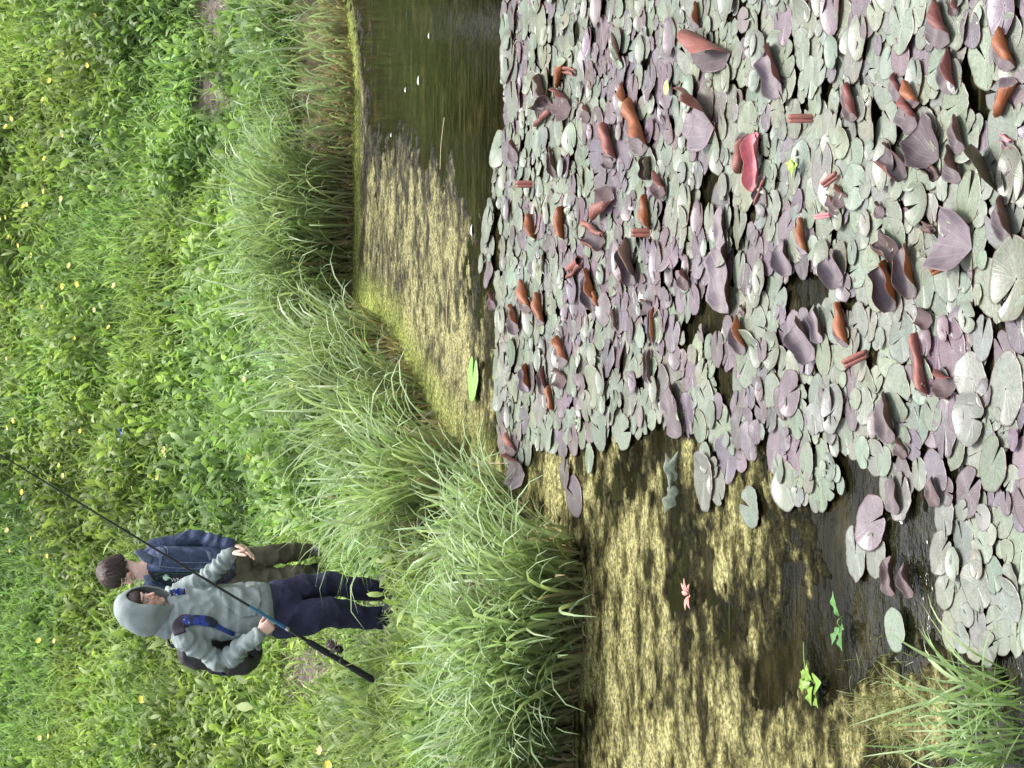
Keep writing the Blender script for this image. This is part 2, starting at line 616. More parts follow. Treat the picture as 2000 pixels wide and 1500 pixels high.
def sedge(P, Lr, lean, leanaz, width=(0.009, 0.019), dry=0.14, spread=0.55, bendr=(0.7, 2.5), shade=1.0):
    N = len(P)
    az = np.where(rng.random(N) < 0.62, leanaz + rng.normal(0, 0.8, N), rng.uniform(0, 2 * np.pi, N))
    L = rng.uniform(Lr[0], Lr[1], N)
    c0 = np.array([[0.22, 0.185, 0.105]]) * rng.uniform(.7, 1.3, (N, 1))
    tone = rng.random((N, 1)) ** 0.8
    c1 = (np.array([[0.10, 0.18, 0.075]]) * (1 - tone) + np.array([[0.33, 0.45, 0.28]]) * tone) * shade
    isdry = rng.random(N) < dry
    c1[isdry] = np.array([0.42, 0.35, 0.23]) * rng.uniform(.6, 1.2, (isdry.sum(), 1))
    L = np.where(isdry, L * 0.6, L)
    L = shorten(P, L)
    return ribbons(P, az, L, rng.uniform(width[0], width[1], N), np.abs(rng.normal(lean, spread * 0.4, N)), rng.uniform(bendr[0], bendr[1], N), 6,
                   [0.6, 0.9, 1.0, 0.95, 0.8, 0.5, 0.05], c0, c1, gamma=0.7, arc=2.6)


def bankpts(n, y0, y1, s0, s1, dens=None):
    """points on the bank between photo rows y0..y1 and s0..s1 metres from the waterline"""
    i = rng.uniform(y0, y1, n)
    shy = np.array([p[1] for p in _shore_px], float)
    shx = np.array([p[0] for p in _shore_px], float)
    X = np.empty(n)
    Y = np.empty(n)
    xx = np.interp(i, shy, shx)
    for j in range(n):
        b = at_z(xx[j], i[j])
        X[j], Y[j] = b[0], b[1]
    # step inland along the local normal
    eps = 0.05
    gx_ = sdist(X + eps, Y) - sdist(X - eps, Y)
    gy_ = sdist(X, Y + eps) - sdist(X, Y - eps)
    g = np.hypot(gx_, gy_) + 1e-6
    st = s0 + (s1 - s0) * rng.random(n) ** 1.15
    X = X + gx_ / g * st
    Y = Y + gy_ / g * st
    return np.stack([X, Y, np.maximum(tz(X, Y), -0.03) - 0.01], 1)


sp_ = []
sp_.append(sedge(bankpts(480, 560, 1750, -0.05, 0.8), (0.35, 0.75), 0.30, -1.9))
sp_.append(sedge(bankpts(430, 300, 640, -0.05, 0.9), (0.4, 0.8), 0.3, -1.6, shade=1.0))
sp_.append(sedge(bankpts(760, -320, 320, -0.08, 1.1), (0.25, 0.6), 0.25, -1.6, dry=0.08))
sp_.append(sedge(bankpts(420, 20, 330, 0.5, 1.8), (0.2, 0.4), 0.6, -1.6, dry=0.3, width=(0.006, 0.012)))
sp_.append(sedge(bankpts(500, 240, 640, 0.8, 1.8), (0.22, 0.45), 0.5, -1.6, dry=0.12, width=(0.005, 0.010)))
sp_.append(sedge(bankpts(3300, -320, 1800, -0.07, 0.22), (0.15, 0.42), 0.35, -1.8, dry=0.75))
V, q, C = merge(sp_)
tag(link('bank_sedge', np_mesh('bank_sedge', V, q, C), SEDGE), 'band of long arching sedge and dry stalks along the pond edge', 'sedge', kind='stuff')

def tussock(label, n, cx, cy, r, Lr, lean=0.28, shade=1.0, dry=0.08, squash=0.6, ang=0.0, width=(0.010, 0.021), bendr=(0.8, 2.7)):
    """one sedge clump rooted on the bank where photo pixel cx, cy meets the ground"""
    b = ground(cx, cy)
    rr = r * np.sqrt(rng.random(n))
    th = rng.uniform(0, 2 * np.pi, n)
    ox, oy = rr * np.cos(th), rr * np.sin(th) * squash
    X = b[0] + ox * math.cos(ang) - oy * math.sin(ang)
    Y = b[1] + ox * math.sin(ang) + oy * math.cos(ang)
    P = np.stack([X, Y, np.maximum(tz(X, Y), -0.02) - 0.01], 1)
    az0 = np.arctan2(Y - b[1], X - b[0])
    az = np.where(rng.random(n) < 0.6, az0 + rng.normal(0, .7, n), -1.7 + rng.normal(0, 1.0, n))
    L = rng.uniform(Lr[0], Lr[1], n)
    tone = rng.random((n, 1))
    c1 = (np.array([[0.13, 0.23, 0.075]]) * (1 - tone) + np.array([[0.44, 0.56, 0.34]]) * tone) * shade
    c0 = np.array([[0.17, 0.165, 0.07]]) * rng.uniform(.7, 1.3, (n, 1))
    isdry = rng.random(n) < dry
    c1[isdry] = np.array([0.38, 0.32, 0.2])
    L = np.where(isdry, L * 0.6, L)
    L = shorten(P, L)
    out = ribbons(P, az, L, rng.uniform(width[0], width[1], n), np.abs(rng.normal(lean, 0.2, n)), rng.uniform(bendr[0], bendr[1], n), 7,
                  [0.6, 0.9, 1.0, 1.0, 0.9, 0.75, 0.45, 0.05], c0, c1, gamma=0.7, arc=2.4)
    V, q, C = out
    o = link('sedge_tussock', np_mesh('sedge_tussock', V - b, q, C), SEDGE)
    o.location = b
    return tag(o, label, 'sedge', 'sedge tussocks on the bank')


tussock('largest pale sedge tussock, in front of the hooded person\'s feet', 460, 1105, 1185, 0.40, (0.45, 0.95), squash=0.5, ang=0.15, lean=0.32)
tussock('bright sedge tussock left of the fishing rod butt on the bank', 340, 1090, 1330, 0.34, (0.5, 0.92), squash=0.5)
tussock('lowest sedge tussock next to the broad-leaved plant', 200, 1085, 1440, 0.26, (0.45, 0.8), shade=0.85)
tussock('wispy pale sedge tussock spilling over the algae beside the red folded leaf', 320, 1000, 1020, 0.30, (0.35, 0.7), bendr=(1.0, 2.6), shade=1.05, ang=0.9)
tussock('sedge tussock with pale upright blades, right of the jacket wearer\'s feet', 350, 885, 930, 0.34, (0.6, 1.05), ang=1.2)
tussock('grey green sedge tussock opposite the bright green floating pad', 330, 800, 800, 0.34, (0.55, 1.0), ang=1.2, shade=0.9)
tussock('bluish sedge tussock at the bend of the bank with a broad white-edged blade', 320, 730, 690, 0.34, (0.55, 1.0), ang=1.0, shade=0.9)
tussock('dark tall sedge tussock behind the yellow fringe of floating algae', 340, 660, 540, 0.42, (0.6, 1.1), shade=0.95)
tussock('dark feathery sedge tussock at mid bank, taller than its neighbours', 370, 655, 420, 0.42, (0.65, 1.15), shade=0.9)

# a few broad pale flag blades
def flag_blade(px, py, px2, py2, w, label):
    b = ground(px, py)
    b[2] -= 0.02
    tip = at_Y(px2, py2, b[1] - 0.05)
    d = np.array(tip) - b
    L = np.linalg.norm(d)
    az = np.array([math.atan2(d[1], d[0])])
    til = math.atan2(math.hypot(d[0], d[1]), d[2])
    V, q, C = ribbons(b[None], az, np.array([L]), np.array([w]), np.array([til - 0.12]), np.array([0.25]), 8,
                      [0.7, .85, .95, 1, 1, .9, .7, .45, .03], np.array([[0.14, 0.20, 0.07]]), np.array([[0.42, 0.52, 0.27]]), roll=np.array([0.9]))
    V2 = V + np.array([0.0, 0.0015, 0.0])
    n = len(V)
    q2 = np.vstack([q, q[:, ::-1] + n])
    o = link('reed_blade', np_mesh('reed_blade', np.vstack([V, V2]) - b, q2, np.vstack([C, C])), SEDGE)
    o.location = b
    tag(o, label, 'reed', 'broad pale blades above the sedge')


flag_blade(720, 735, 508, 692, 0.026, 'longest broad pale reed blade, upper of the pair at the bank bend')
flag_blade(720, 745, 550, 712, 0.022, 'shorter pale reed blade, just below the longest one at the bank bend')
flag_blade(850, 1035, 648, 1012, 0.026, 'curving broad yellow green blade right of the hooded person\'s shoes')
flag_blade(840, 1010, 705, 938, 0.020, 'pale blade bending toward the meadow above the curving broad blade')
flag_blade(850, 1270, 672, 1306, 0.018, 'narrow yellow green blade crossing the black fishing rod butt')
# ================================================================== lily pads
def pad_material(name, use_attr):
    m = NT(name)
    uv = m.add('ShaderNodeUVMap', uv_map='UVMap')
    sep = m.add('ShaderNodeSeparateXYZ')
    m.l(uv.outputs[0], sep.inputs[0])
    oi = m.add('ShaderNodeObjectInfo')
    if use_attr:
        basec = m.add('ShaderNodeAttribute', attribute_name='col').outputs['Color']
    else:
        basec = oi.outputs['Color']
    tc = m.add('ShaderNodeTexCoord')
    ofs = m.add('ShaderNodeVectorMath', operation='SCALE')
    m.l(oi.outputs['Location'], ofs.inputs[0])
    ofs.inputs['Scale'].default_value = 3.0
    av = m.add('ShaderNodeVectorMath', operation='ADD')
    m.l(tc.outputs['Object'], av.inputs[0])
    m.l(ofs.outputs[0], av.inputs[1])
    # radiating veins, forking towards the rim
    a = m.math('MULTIPLY', sep.outputs['X'], 17.0)
    fr = m.math('FRACT', a)
    ds = m.math('ABSOLUTE', m.math('SUBTRACT', fr, 0.5))
    wv = m.math('MULTIPLY', ds, sep.outputs['Y'])
    v1 = m.ramp(wv, [(0.0, 1.0), (0.035, 0.0)])
    a2 = m.math('MULTIPLY', sep.outputs['X'], 51.0)
    ds2 = m.math('ABSOLUTE', m.math('SUBTRACT', m.math('FRACT', a2), 0.5))
    wv2 = m.math('MULTIPLY', ds2, sep.outputs['Y'])
    v2 = m.ramp(wv2, [(0.0, 1.0), (0.10, 0.0)])
    far_ = m.ramp(sep.outputs['Y'], [(0.4, 0.0), (0.7, 1.0)])
    v2f = m.math('MULTIPLY', v2.outputs[0], far_.outputs[0])
    vv = m.math('MAXIMUM', m.math('MULTIPLY', v1.outputs[0], 0.40), m.math('MULTIPLY', v2f, 0.22))
    n1 = m.noise(9, 5, 0.65, av.outputs[0])
    r1 = m.ramp(n1.outputs['Fac'], [(0.3, 0.55), (0.7, 1.30)])
    c = m.mix(1.0, basec, r1.outputs[0], 'MULTIPLY')
    n2 = m.noise(5, 3, 0.5, av.outputs[0])
    r2 = m.ramp(n2.outputs['Fac'], [(0.50, 0.0), (0.70, 0.55)])
    c = m.mix(r2.outputs[0], c, m.mix(1.0, basec, (1.05, 0.78, 0.86), 'MULTIPLY'))
    c = m.mix(vv, c, (0.33, 0.34, 0.29))
    rim = m.ramp(sep.outputs['Y'], [(0.955, 0.0), (0.99, 0.5)])
    c = m.mix(rim.outputs[0], c, (0.10, 0.07, 0.055))
    sp = m.noise(70, 2, 0.5, av.outputs[0])
    spr = m.ramp(sp.outputs['Fac'], [(0.72, 0.0), (0.76, 0.5)])
    c = m.mix(spr.outputs[0], c, (0.55, 0.52, 0.40))
    m.l(c, m.p.inputs['Base Color'])
    m.set(Roughness=0.33)
    m.p.inputs['Specular IOR Level'].default_value = 0.8
    bn = m.noise(26, 3, 0.6, av.outputs[0])
    h = m.math('ADD', m.math('MULTIPLY', vv, 0.8), m.math('MULTIPLY', bn.outputs['Fac'], 0.6))
    m.bump(h, 0.35, 0.004)
    return m.m


PAD_TOP = pad_material('lily_pad_top', False)
PAD_TOP_ATTR = pad_material('lily_pad_top_massed', True)
PAD_UNDER = mat_plain('lily_pad_underside', (0.26, 0.09, 0.065), 0.4, 0.25, 20, 0.2, 60, 0.45)

NSEG = 44


def pad_geo(r, kind):
    """one floating leaf of radius 1: heart-cleft disc, top and underside, rim closed"""
    rings = np.array([0.03, 0.22, 0.42, 0.62, 0.80, 0.93, 1.0])
    g = r.uniform(0.04, 0.17)
    u = np.linspace(0, 1, NSEG)
    phi = g + u * (2 * np.pi - 2 * g)
    lobe = 1.0 - 0.10 * np.exp(-((phi - g) / 0.10) ** 2) - 0.10 * np.exp(-((2 * np.pi - g - phi) / 0.10) ** 2)
    el = r.uniform(0.82, 0.96)
    wob = 1 + 0.02 * np.sin(3 * phi + r.uniform(0, 6)) + 0.018 * np.sin(7 * phi + r.uniform(0, 6))
    if kind == 'jag':
        wob = wob + 0.06 * np.abs(np.sin(9 * phi + r.uniform(0, 3))) * r.uniform(.5, 1)
    amp = {'flat': 0.014, 'wavy': 0.045, 'dish': 0.02, 'jag': 0.035, 'edge': 0.025}[kind]
    X, Y, Z, UVs = [], [], [], []
    p1, p2, p3 = r.uniform(0, 6, 3)
    for rr in rings:
        rad_ = rr * lobe * wob
        x = rad_ * np.cos(phi)
        y = rad_ * np.sin(phi) * el
        z = amp * rr ** 2 * (np.sin(2 * phi + p1) + 0.6 * np.sin(5 * phi + p2)) + 0.02 * r.normal(0, .3, NSEG) * rr * amp / 0.03
        z = z + 0.006 * np.sin(17 * u * 2 * np.pi) * rr
        if kind == 'dish':
            z = z + 0.16 * rr ** 3
        if kind == 'edge':
            z = z + 0.42 * np.maximum(0, rr - 0.45) * np.maximum(0, np.cos(phi - p3)) ** 3
        # lobes of the cleft lift a little
        z = z + 0.05 * rr * np.exp(-((phi - g) / 0.25) ** 2)
        X.append(x)
        Y.append(y)
        Z.append(z)
        UVs.append(np.stack([u, np.full(NSEG, rr)], 1))
    top = np.stack([np.array(X), np.array(Y), np.array(Z)], -1).reshape(-1, 3)
    uv = np.vstack(UVs)
    n = len(rings)
    q = []
    for i in range(n - 1):
        for j in range(NSEG - 1):
            a = i * NSEG + j
            q.append((a, a + NSEG, a + NSEG + 1, a + 1))
    q = np.array(q)
    Nv = len(top)
    bot = top - np.array([0, 0, 0.013])
    qb = q[:, ::-1] + Nv
    rim = np.array([((n - 1) * NSEG + j, (n - 1) * NSEG + j + Nv, (n - 1) * NSEG + j + 1 + Nv, (n - 1) * NSEG + j + 1) for j in range(NSEG - 1)])
    V = np.vstack([top, bot])
    Q = np.vstack([q, qb, rim])
    mi = np.concatenate([np.zeros(len(q)), np.ones(len(qb)), np.ones(len(rim))]).astype(int)
    return V, Q, np.vstack([uv, uv]), mi


_r = np.random.default_rng(3)
KINDS = ['flat', 'flat', 'wavy', 'dish', 'flat', 'wavy', 'jag', 'edge', 'flat', 'jag', 'dish', 'wavy', 'edge', 'flat']
VARS = [pad_geo(_r, k) for k in KINDS]

# outline of the dense field, in photo pixels (converted to pond coordinates)
FIELD = [(990, -420), (985, 100), (985, 235), (962, 330), (955, 420), (942, 470), (942, 545), (968, 560), (972, 640), (966, 700), (972, 800), (975, 870),
         (1000, 915), (1040, 870), (1085, 860), (1120, 870), (1150, 840), (1220, 850), (1290, 815), (1370, 850), (1372, 985), (1400, 960), (1440, 900),
         (1500, 880), (1530, 960), (1600, 995), (1640, 950), (1700, 880), (1740, 960), (1765, 1000), (1800, 930), (1830, 1000), (1840, 1090), (1850, 1240),
         (1900, 1265), (2080, 1280), (2260, 1330), (2260, -420)]
HOLES = [(1395, 595, 32, 70), (1470, 400, 22, 28), (1575, 575, 48, 62), (1690, 590, 50, 26), (1900, 160, 26, 75), (1415, 745, 24, 55), (1660, 920, 22, 50),
         (1885, 930, 50, 30), (1545, 690, 14, 22), (1955, 520, 30, 22), (1930, 640, 40, 26), (1350, 640, 20, 30), (1120, 300, 12, 18), (1060, 330, 10, 30), (1430, 30, 12, 24), (1385, 360, 20, 55), (970, 470, 10, 80), (1830, 890, 40, 25)]


def inside(poly, x, y):
    c = False
    n = len(poly)
    for i in range(n):
        x1, y1 = poly[i]
        x2, y2 = poly[(i + 1) % n]
        if (y1 > y) != (y2 > y) and x < (x2 - x1) * (y - y1) / (y2 - y1) + x1:
            c = not c
    return c


pads = []       # X, Y, radius, colour class
cells = {}


def try_pad(px, py, r, cls, force=False, sep=0.50):
    b = at_z(px, py, 0.02)
    X, Y = b[0], b[1]
    cx, cy = int(math.floor(X / 0.3)), int(math.floor(Y / 0.3))
    if not force:
        for i in range(cx - 1, cx + 2):
            for j in range(cy - 1, cy + 2):
                for (x, y, rr) in cells.get((i, j), ()):
                    if math.hypot(x - X, y - Y) < sep * (rr + r):
                        return False
    cells.setdefault((cx, cy), []).append((X, Y, r))
    pads.append([X, Y, r, cls, px, py])
    return True


rp = random.Random(21)
# stand-alone pads and recognisable ones (px, py, width in px, class)
HAND = [(1935, 560, 135, 'green'), (1985, 545, 180, 'green'), (1920, 660, 95, 'grey'), (1900, 740, 110, 'grey'), (1925, 50, 110, 'green'), (1945, 180, 90, 'grey'),
        (1378, 940, 120, 'grey'), (1463, 990, 90, 'jade'), (1668, 1080, 115, 'grey'), (1705, 1020, 120, 'purple'), (1712, 1085, 90, 'jade'), (1752, 1230, 95, 'jade'), (1963, 1185, 130, 'grey'),
        (1875, 1175, 110, 'jade'), (1925, 1010, 60, 'grey'), (1880, 1060, 100, 'grey'), (1845, 1010, 90, 'grey'), (1915, 880, 120, 'grey'), (1345, 810, 95, 'purple'), (1318, 745, 120, 'grey'),
        (1230, 770, 90, 'grey'), (1120, 970, 95, 'purple'), (1152, 895, 60, 'jade'), (1135, 850, 60, 'jade'), (1105, 925, 70, 'purple'), (1600, 955, 90, 'jade'), (1462, 700, 120, 'jade'),
        (1525, 355, 70, 'grey'), (1365, 425, 75, 'purple'), (1835, 130, 95, 'green'), (1745, 240, 90, 'green'), (1540, 160, 80, 'green'), (1500, 40, 95, 'green'), (950, 515, 70, 'jade'),
        (945, 480, 50, 'jade'), (996, 110, 110, 'jade'), (1003, 200, 90, 'jade'), (975, 290, 80, 'jade'), (978, 690, 70, 'grey'), (1990, 640, 110, 'purple'), (1965, 760, 150, 'grey')]
for x, y, w, c in HAND:
    b = at_z(x, y)
    dep = project(b)[2]
    try_pad(x, y, 0.5 * w * dep / FP, c, True)
tries = 0
while tries < 85000:
    tries += 1
    # uniform over the pond, so pick by ground density
    Y = rp.uniform(4.4, 14.0)
    X = rp.uniform(-2.0, 3.7)
    x, y, _d = project((X, Y, 0.02))
    if y < -420 or y > 1340 or x > 2260 or not inside(FIELD, x, y):
        continue
    if any(((x - a) / rx) ** 2 + ((y - b) / ry) ** 2 < 1 for a, b, rx, ry in HOLES):
        continue
    r = rp.uniform(0.050, 0.108) if rp.random() < 0.85 else rp.uniform(0.032, 0.052)
    if x < 1300:
        r *= 1.0 + 0.10 * (1300 - x) / 300
    pn = float(fbm(X * 1.7, Y * 1.7, 3, 15))
    t = rp.random()
    cls = 'purple' if pn + 0.35 * (t - 0.5) - 0.055 * min(1, max(0, (y - 560) / 250)) > 0.600 else ('jade' if t < 0.5 else ('green' if t < 0.8 else 'grey'))
    try_pad(x, y, r, cls)
print('pads', len(pads))

BASE = {'jade': (0.132, 0.162, 0.122), 'green': (0.140, 0.164, 0.118), 'grey': (0.134, 0.144, 0.124), 'purple': (0.105, 0.084, 0.098)}


def pad_colour(cls, rr):
    c = np.array(BASE[cls])
    return c * rr.uniform(0.78, 1.22) + np.array([rr.uniform(-.010, .012), rr.uniform(-.010, .008), rr.uniform(-.010, .010)])


pad_mesh = []
for i, (V, Q, UVc, mi) in enumerate(VARS):
    me = np_mesh('lily_pad', V, Q, uv=UVc, mat_idx=mi)
    me.materials.append(PAD_TOP)
    me.materials.append(PAD_UNDER)
    pad_mesh.append(me)

order = sorted(range(len(pads)), key=lambda i: -(pads[i][2] / project((pads[i][0], pads[i][1], 0))[2]) ** 2 * math.sin(math.atan2(H, pads[i][1]))
               * (1.0 if (-40 < pads[i][4] < 2010 and -30 < pads[i][5] < 1530) else 0.0))
WORDS = {'jade': 'pale jade green', 'green': 'yellowish grey green', 'grey': 'dull grey green', 'purple': 'silvery purple'}
FORM = {'flat': 'flat', 'wavy': 'wavy', 'dish': 'slightly dished', 'jag': 'ragged-edged', 'edge': 'one-side-lifted'}
mass = []
rr2 = random.Random(8)
for rank, i in enumerate(order):
    X, Y, r, cls, px, py = pads[i]
    k = rr2.randrange(len(VARS))
    if (px, py) in ((1463, 990), (1712, 1085), (1600, 955)):
        k = 6
    z = 0.014 + 0.016 * rr2.random()
    ang = rr2.uniform(0, 2 * math.pi)
    tx, ty = rr2.gauss(0, 0.022), rr2.gauss(0, 0.022)
    c = pad_colour(cls, rr2)
    if rank < 300:
        o = bpy.data.objects.new('lily_pad', pad_mesh[k])
        COL.objects.link(o)
        o.location = (X, Y, z)
        o.rotation_euler = (tx, ty, ang)
        o.scale = (r, r, r)
        o.color = (c[0], c[1], c[2], 1)
        big = r * FP / project((X, Y, 0))[2] > 52
        zone = 'near the viewer' if px > 1800 else ('amid the floating field' if px > 1350 else 'toward the open channel')
        if i < len(HAND) and HAND[i][0] in (1378, 1463, 1668, 1705, 1712, 1752, 950, 945, 1935, 1365, 1120):
            lab = {1378: 'long dull grey pad floating alone on algae at the field edge', 1463: 'crinkled jade pad with scalloped rim floating alone on the algae',
                   1668: 'cleft grey green pad alone on dark water beside a purple pad', 1705: 'smooth purple pad on dark water touching the cleft grey pad',
                   1712: 'small ragged jade pad with a browned rim under the purple pad', 1752: 'ragged pale pad alone beside the feathery algae',
                   950: 'outermost jade pad at the edge of the dark channel', 945: 'small pad next to the outermost one at the dark channel',
                   1935: 'big round grey green pad with a clear open cleft, near water gap', 1365: 'round lilac pad with a dark red stalk scar above dark water',
                   1120: 'lowest purple pad of the small string lying on the algae'}[HAND[i][0]]
            tag(o, lab, 'lily pad', 'floating lily pads')
        else:
            tag(o, '%s %s %s lily pad %s' % ('large' if big else 'small', FORM[KINDS[k]], WORDS[cls], zone), 'lily pad', 'floating lily pads')
    else:
        V, Q, UVc, mi = VARS[k]
        Rm = np.array(Matrix.Rotation(ang, 3, 'Z') @ Matrix.Rotation(ty, 3, 'Y') @ Matrix.Rotation(tx, 3, 'X'))
        mass.append(((V * r) @ Rm.T + np.array([X, Y, z]), Q, np.tile(c, (len(V), 1)), UVc, mi))
if mass:
    Vs, Qs, Cs, Us, Ms, n = [], [], [], [], [], 0
    for V, Q, C, Uq, mi in mass:
        Vs.append(V)
        Qs.append(Q + n)
        Cs.append(C)
        Us.append(Uq)
        Ms.append(mi)
        n += len(V)
    me = np_mesh('far_lily_pads', np.vstack(Vs), np.vstack(Qs), np.vstack(Cs), np.vstack(Us), np.concatenate(Ms))
    tag(link('far_lily_pads', me, [PAD_TOP_ATTR, PAD_UNDER]), 'mass of small grey green and purple pads in the far part of the field', 'lily pads', kind='stuff')

# bright green pad on its own in the channel
def single_pad(px, py, w, col, label, ang, k=0, z=0.03, name='lily_pad', grp=None, tilt=0.0):
    b = at_z(px, py)
    o = bpy.data.objects.new(name, pad_mesh[k])
    COL.objects.link(o)
    r = 0.5 * w * project(b)[2] / FP
    o.location = (b[0], b[1], z)
    o.scale = (r, r, r)
    o.rotation_euler = (tilt, 0, ang)
    o.color = (*col, 1)
    tag(o, label, 'lily pad', grp)


single_pad(934, 740, 92, (0.22, 0.50, 0.10), 'bright lime green pad floating alone on algae in the channel', -0.4, 1, 0.035)
single_pad(1322, 172, 30, (0.42, 0.60, 0.15), 'tiny yellow green pad wedged among the grey pads', 1.0, 4, 0.05)

# ================================================================== curled leaves
CURL_UNDER = {'rust': (0.185, 0.052, 0.012), 'brown': (0.062, 0.026, 0.016), 'red': (0.115, 0.030, 0.024), 'pink': (0.175, 0.056, 0.042), 'rose': (0.46, 0.15, 0.16),
              'olive': (0.075, 0.058, 0.025), 'dark': (0.06, 0.028, 0.026)}
CURL_TOP = {'purple': (0.062, 0.043, 0.050), 'lilac': (0.120, 0.095, 0.110), 'wine': (0.055, 0.030, 0.032), 'jade': (0.15, 0.185, 0.13), 'rose': (0.42, 0.13, 0.15)}


def leaf_mat(name, c, rough=0.36):
    m = NT(name)
    uv = m.add('ShaderNodeUVMap', uv_map='UVMap')
    sep = m.add('ShaderNodeSeparateXYZ')
    m.l(uv.outputs[0], sep.inputs[0])
    # veins fanning from the stalk at (0,0.5)
    at_ = m.add('ShaderNodeMath', operation='ARCTAN2')
    m.l(m.math('SUBTRACT', sep.outputs['Y'], 0.5), at_.inputs[0])
    m.l(m.math('ADD', sep.outputs['X'], 0.12), at_.inputs[1])
    fr = m.math('ABSOLUTE', m.math('SUBTRACT', m.math('FRACT', m.math('MULTIPLY', at_.outputs[0], 4.6)), 0.5))
    v1 = m.ramp(fr, [(0.0, 0.35), (0.10, 0.0)])
    tc = m.add('ShaderNodeTexCoord')
    oi = m.add('ShaderNodeObjectInfo')
    av = m.add('ShaderNodeVectorMath', operation='ADD')
    m.l(tc.outputs['Object'], av.inputs[0])
    m.l(oi.outputs['Location'], av.inputs[1])
    n1 = m.noise(22, 4, 0.6, av.outputs[0])
    r1 = m.ramp(n1.outputs['Fac'], [(0.3, 0.72), (0.7, 1.3)])
    cc = m.mix(1.0, c, r1.outputs[0], 'MULTIPLY')
    cc = m.mix(v1.outputs[0], cc, [min(1, x * 1.5 + 0.05) for x in c])
    m.l(cc, m.p.inputs['Base Color'])
    m.set(Roughness=rough + 0.18)
    m.p.inputs['Specular IOR Level'].default_value = 0.5
    h = m.math('ADD', v1.outputs[0], m.math('MULTIPLY', n1.outputs['Fac'], 0.7))
    m.bump(h, 0.4, 0.004)
    return m.m


UMAT = {k: leaf_mat('leaf_underside_' + k, v, 0.40) for k, v in CURL_UNDER.items()}
TMAT = {k: leaf_mat('leaf_top_' + k, v, 0.38) for k, v in CURL_TOP.items()}


def curl_profile(b, turn, start, R_):
    """cross-section of a folded half: arc length b -> (horizontal, up), bending by `turn` degrees after `start`"""
    n = 24
    s = np.linspace(0, 1, n + 1) * R_
    th = rad(turn) * ss((s / R_ - start) / (1.0 - start + 1e-6) * 1.15)
    dx = np.cos(th)
    dz = np.sin(th)
    x = np.concatenate([[0], np.cumsum((dx[1:] + dx[:-1]) / 2) * R_ / n])
    z = np.concatenate([[0], np.cumsum((dz[1:] + dz[:-1]) / 2) * R_ / n])
    return np.interp(b, s, x), np.interp(b, s, z)


def curl_geo(L, W, near, far, base_near=8, base_far=8, start=0.15, wave=0.012, seed=0, droop=0.0):
    """leaf blade whose long axis is local x; local -y is the half nearer the viewer.
    near / far = degrees each half rolls up and over."""
    r = np.random.default_rng(seed)
    nA, nB = 17, 21
    a = np.linspace(-1, 1, nA)
    ph = r.uniform(0, 6, 4)
    top = np.empty((nA, nB, 3))
    uv = np.empty((nA, nB, 2))
    for i, ai in enumerate(a):
        w = math.sqrt(max(0.0, 1 - abs(ai) ** 2.3)) * (1 + 0.05 * math.sin(5 * ai + ph[0]) + r.normal(0, .025)) + 0.03
        # rounded cleft lobes at one end
        b = np.linspace(-1, 1, nB) * w
        x = np.full(nB, ai * L / 2)
        yn, zn = curl_profile(np.abs(b) * W / 2, near * (1 + 0.10 * math.sin(2.1 * ai + ph[1])), start, W / 2)
        yf, zf = curl_profile(np.abs(b) * W / 2, far * (1 + 0.12 * math.sin(1.7 * ai + ph[2])), start, W / 2)
        tn, tf = rad(base_near), rad(base_far)
        Yn = -(yn * math.cos(tn) - zn * math.sin(tn))
        Zn = yn * math.sin(tn) + zn * math.cos(tn)
        Yf = yf * math.cos(tf) - zf * math.sin(tf)
        Zf = yf * math.sin(tf) + zf * math.cos(tf)
        y = np.where(b < 0, Yn, Yf)
        z = np.where(b < 0, Zn, Zf)
        z = z + droop * ai ** 2 * L + wave * 0.6 * np.sin(5 * ai + 3 * b + ph[3]) * np.abs(b) * W / 0.16
        y = y + wave * 0.35 * np.sin(4 * ai + ph[0]) * np.abs(b)
        top[i] = np.stack([x * (1 + 0.06 * np.abs(b)), y, z], 1)
        uv[i] = np.stack([np.full(nB, (ai + 1) / 2), (b + 1) / 2], 1)
    T = top.reshape(-1, 3)
    da = np.gradient(top, axis=0)
    db = np.gradient(top, axis=1)
    nrm = np.cross(da, db).reshape(-1, 3)
    nrm /= np.linalg.norm(nrm, axis=1, keepdims=True) + 1e-9
    Bt = T - nrm * 0.0011
    idx = np.arange(nA * nB).reshape(nA, nB)
    q = np.stack([idx[:-1, :-1], idx[1:, :-1], idx[1:, 1:], idx[:-1, 1:]], -1).reshape(-1, 4)
    N = len(T)
    ring = list(idx[:, 0]) + list(idx[-1, 1:]) + list(idx[::-1, -1][1:]) + list(idx[0, ::-1][1:])
    rim = np.array([(ring[j + 1], ring[j], ring[j] + N, ring[j + 1] + N) for j in range(len(ring) - 1)])
    V = np.vstack([T, Bt])
    Q = np.vstack([q, q[:, ::-1] + N, rim])
    mi = np.concatenate([np.zeros(len(q)), np.ones(len(q)), np.ones(len(rim))]).astype(int)
    return V, Q, np.vstack([uv.reshape(-1, 2)] * 2), mi


_cn = [0]


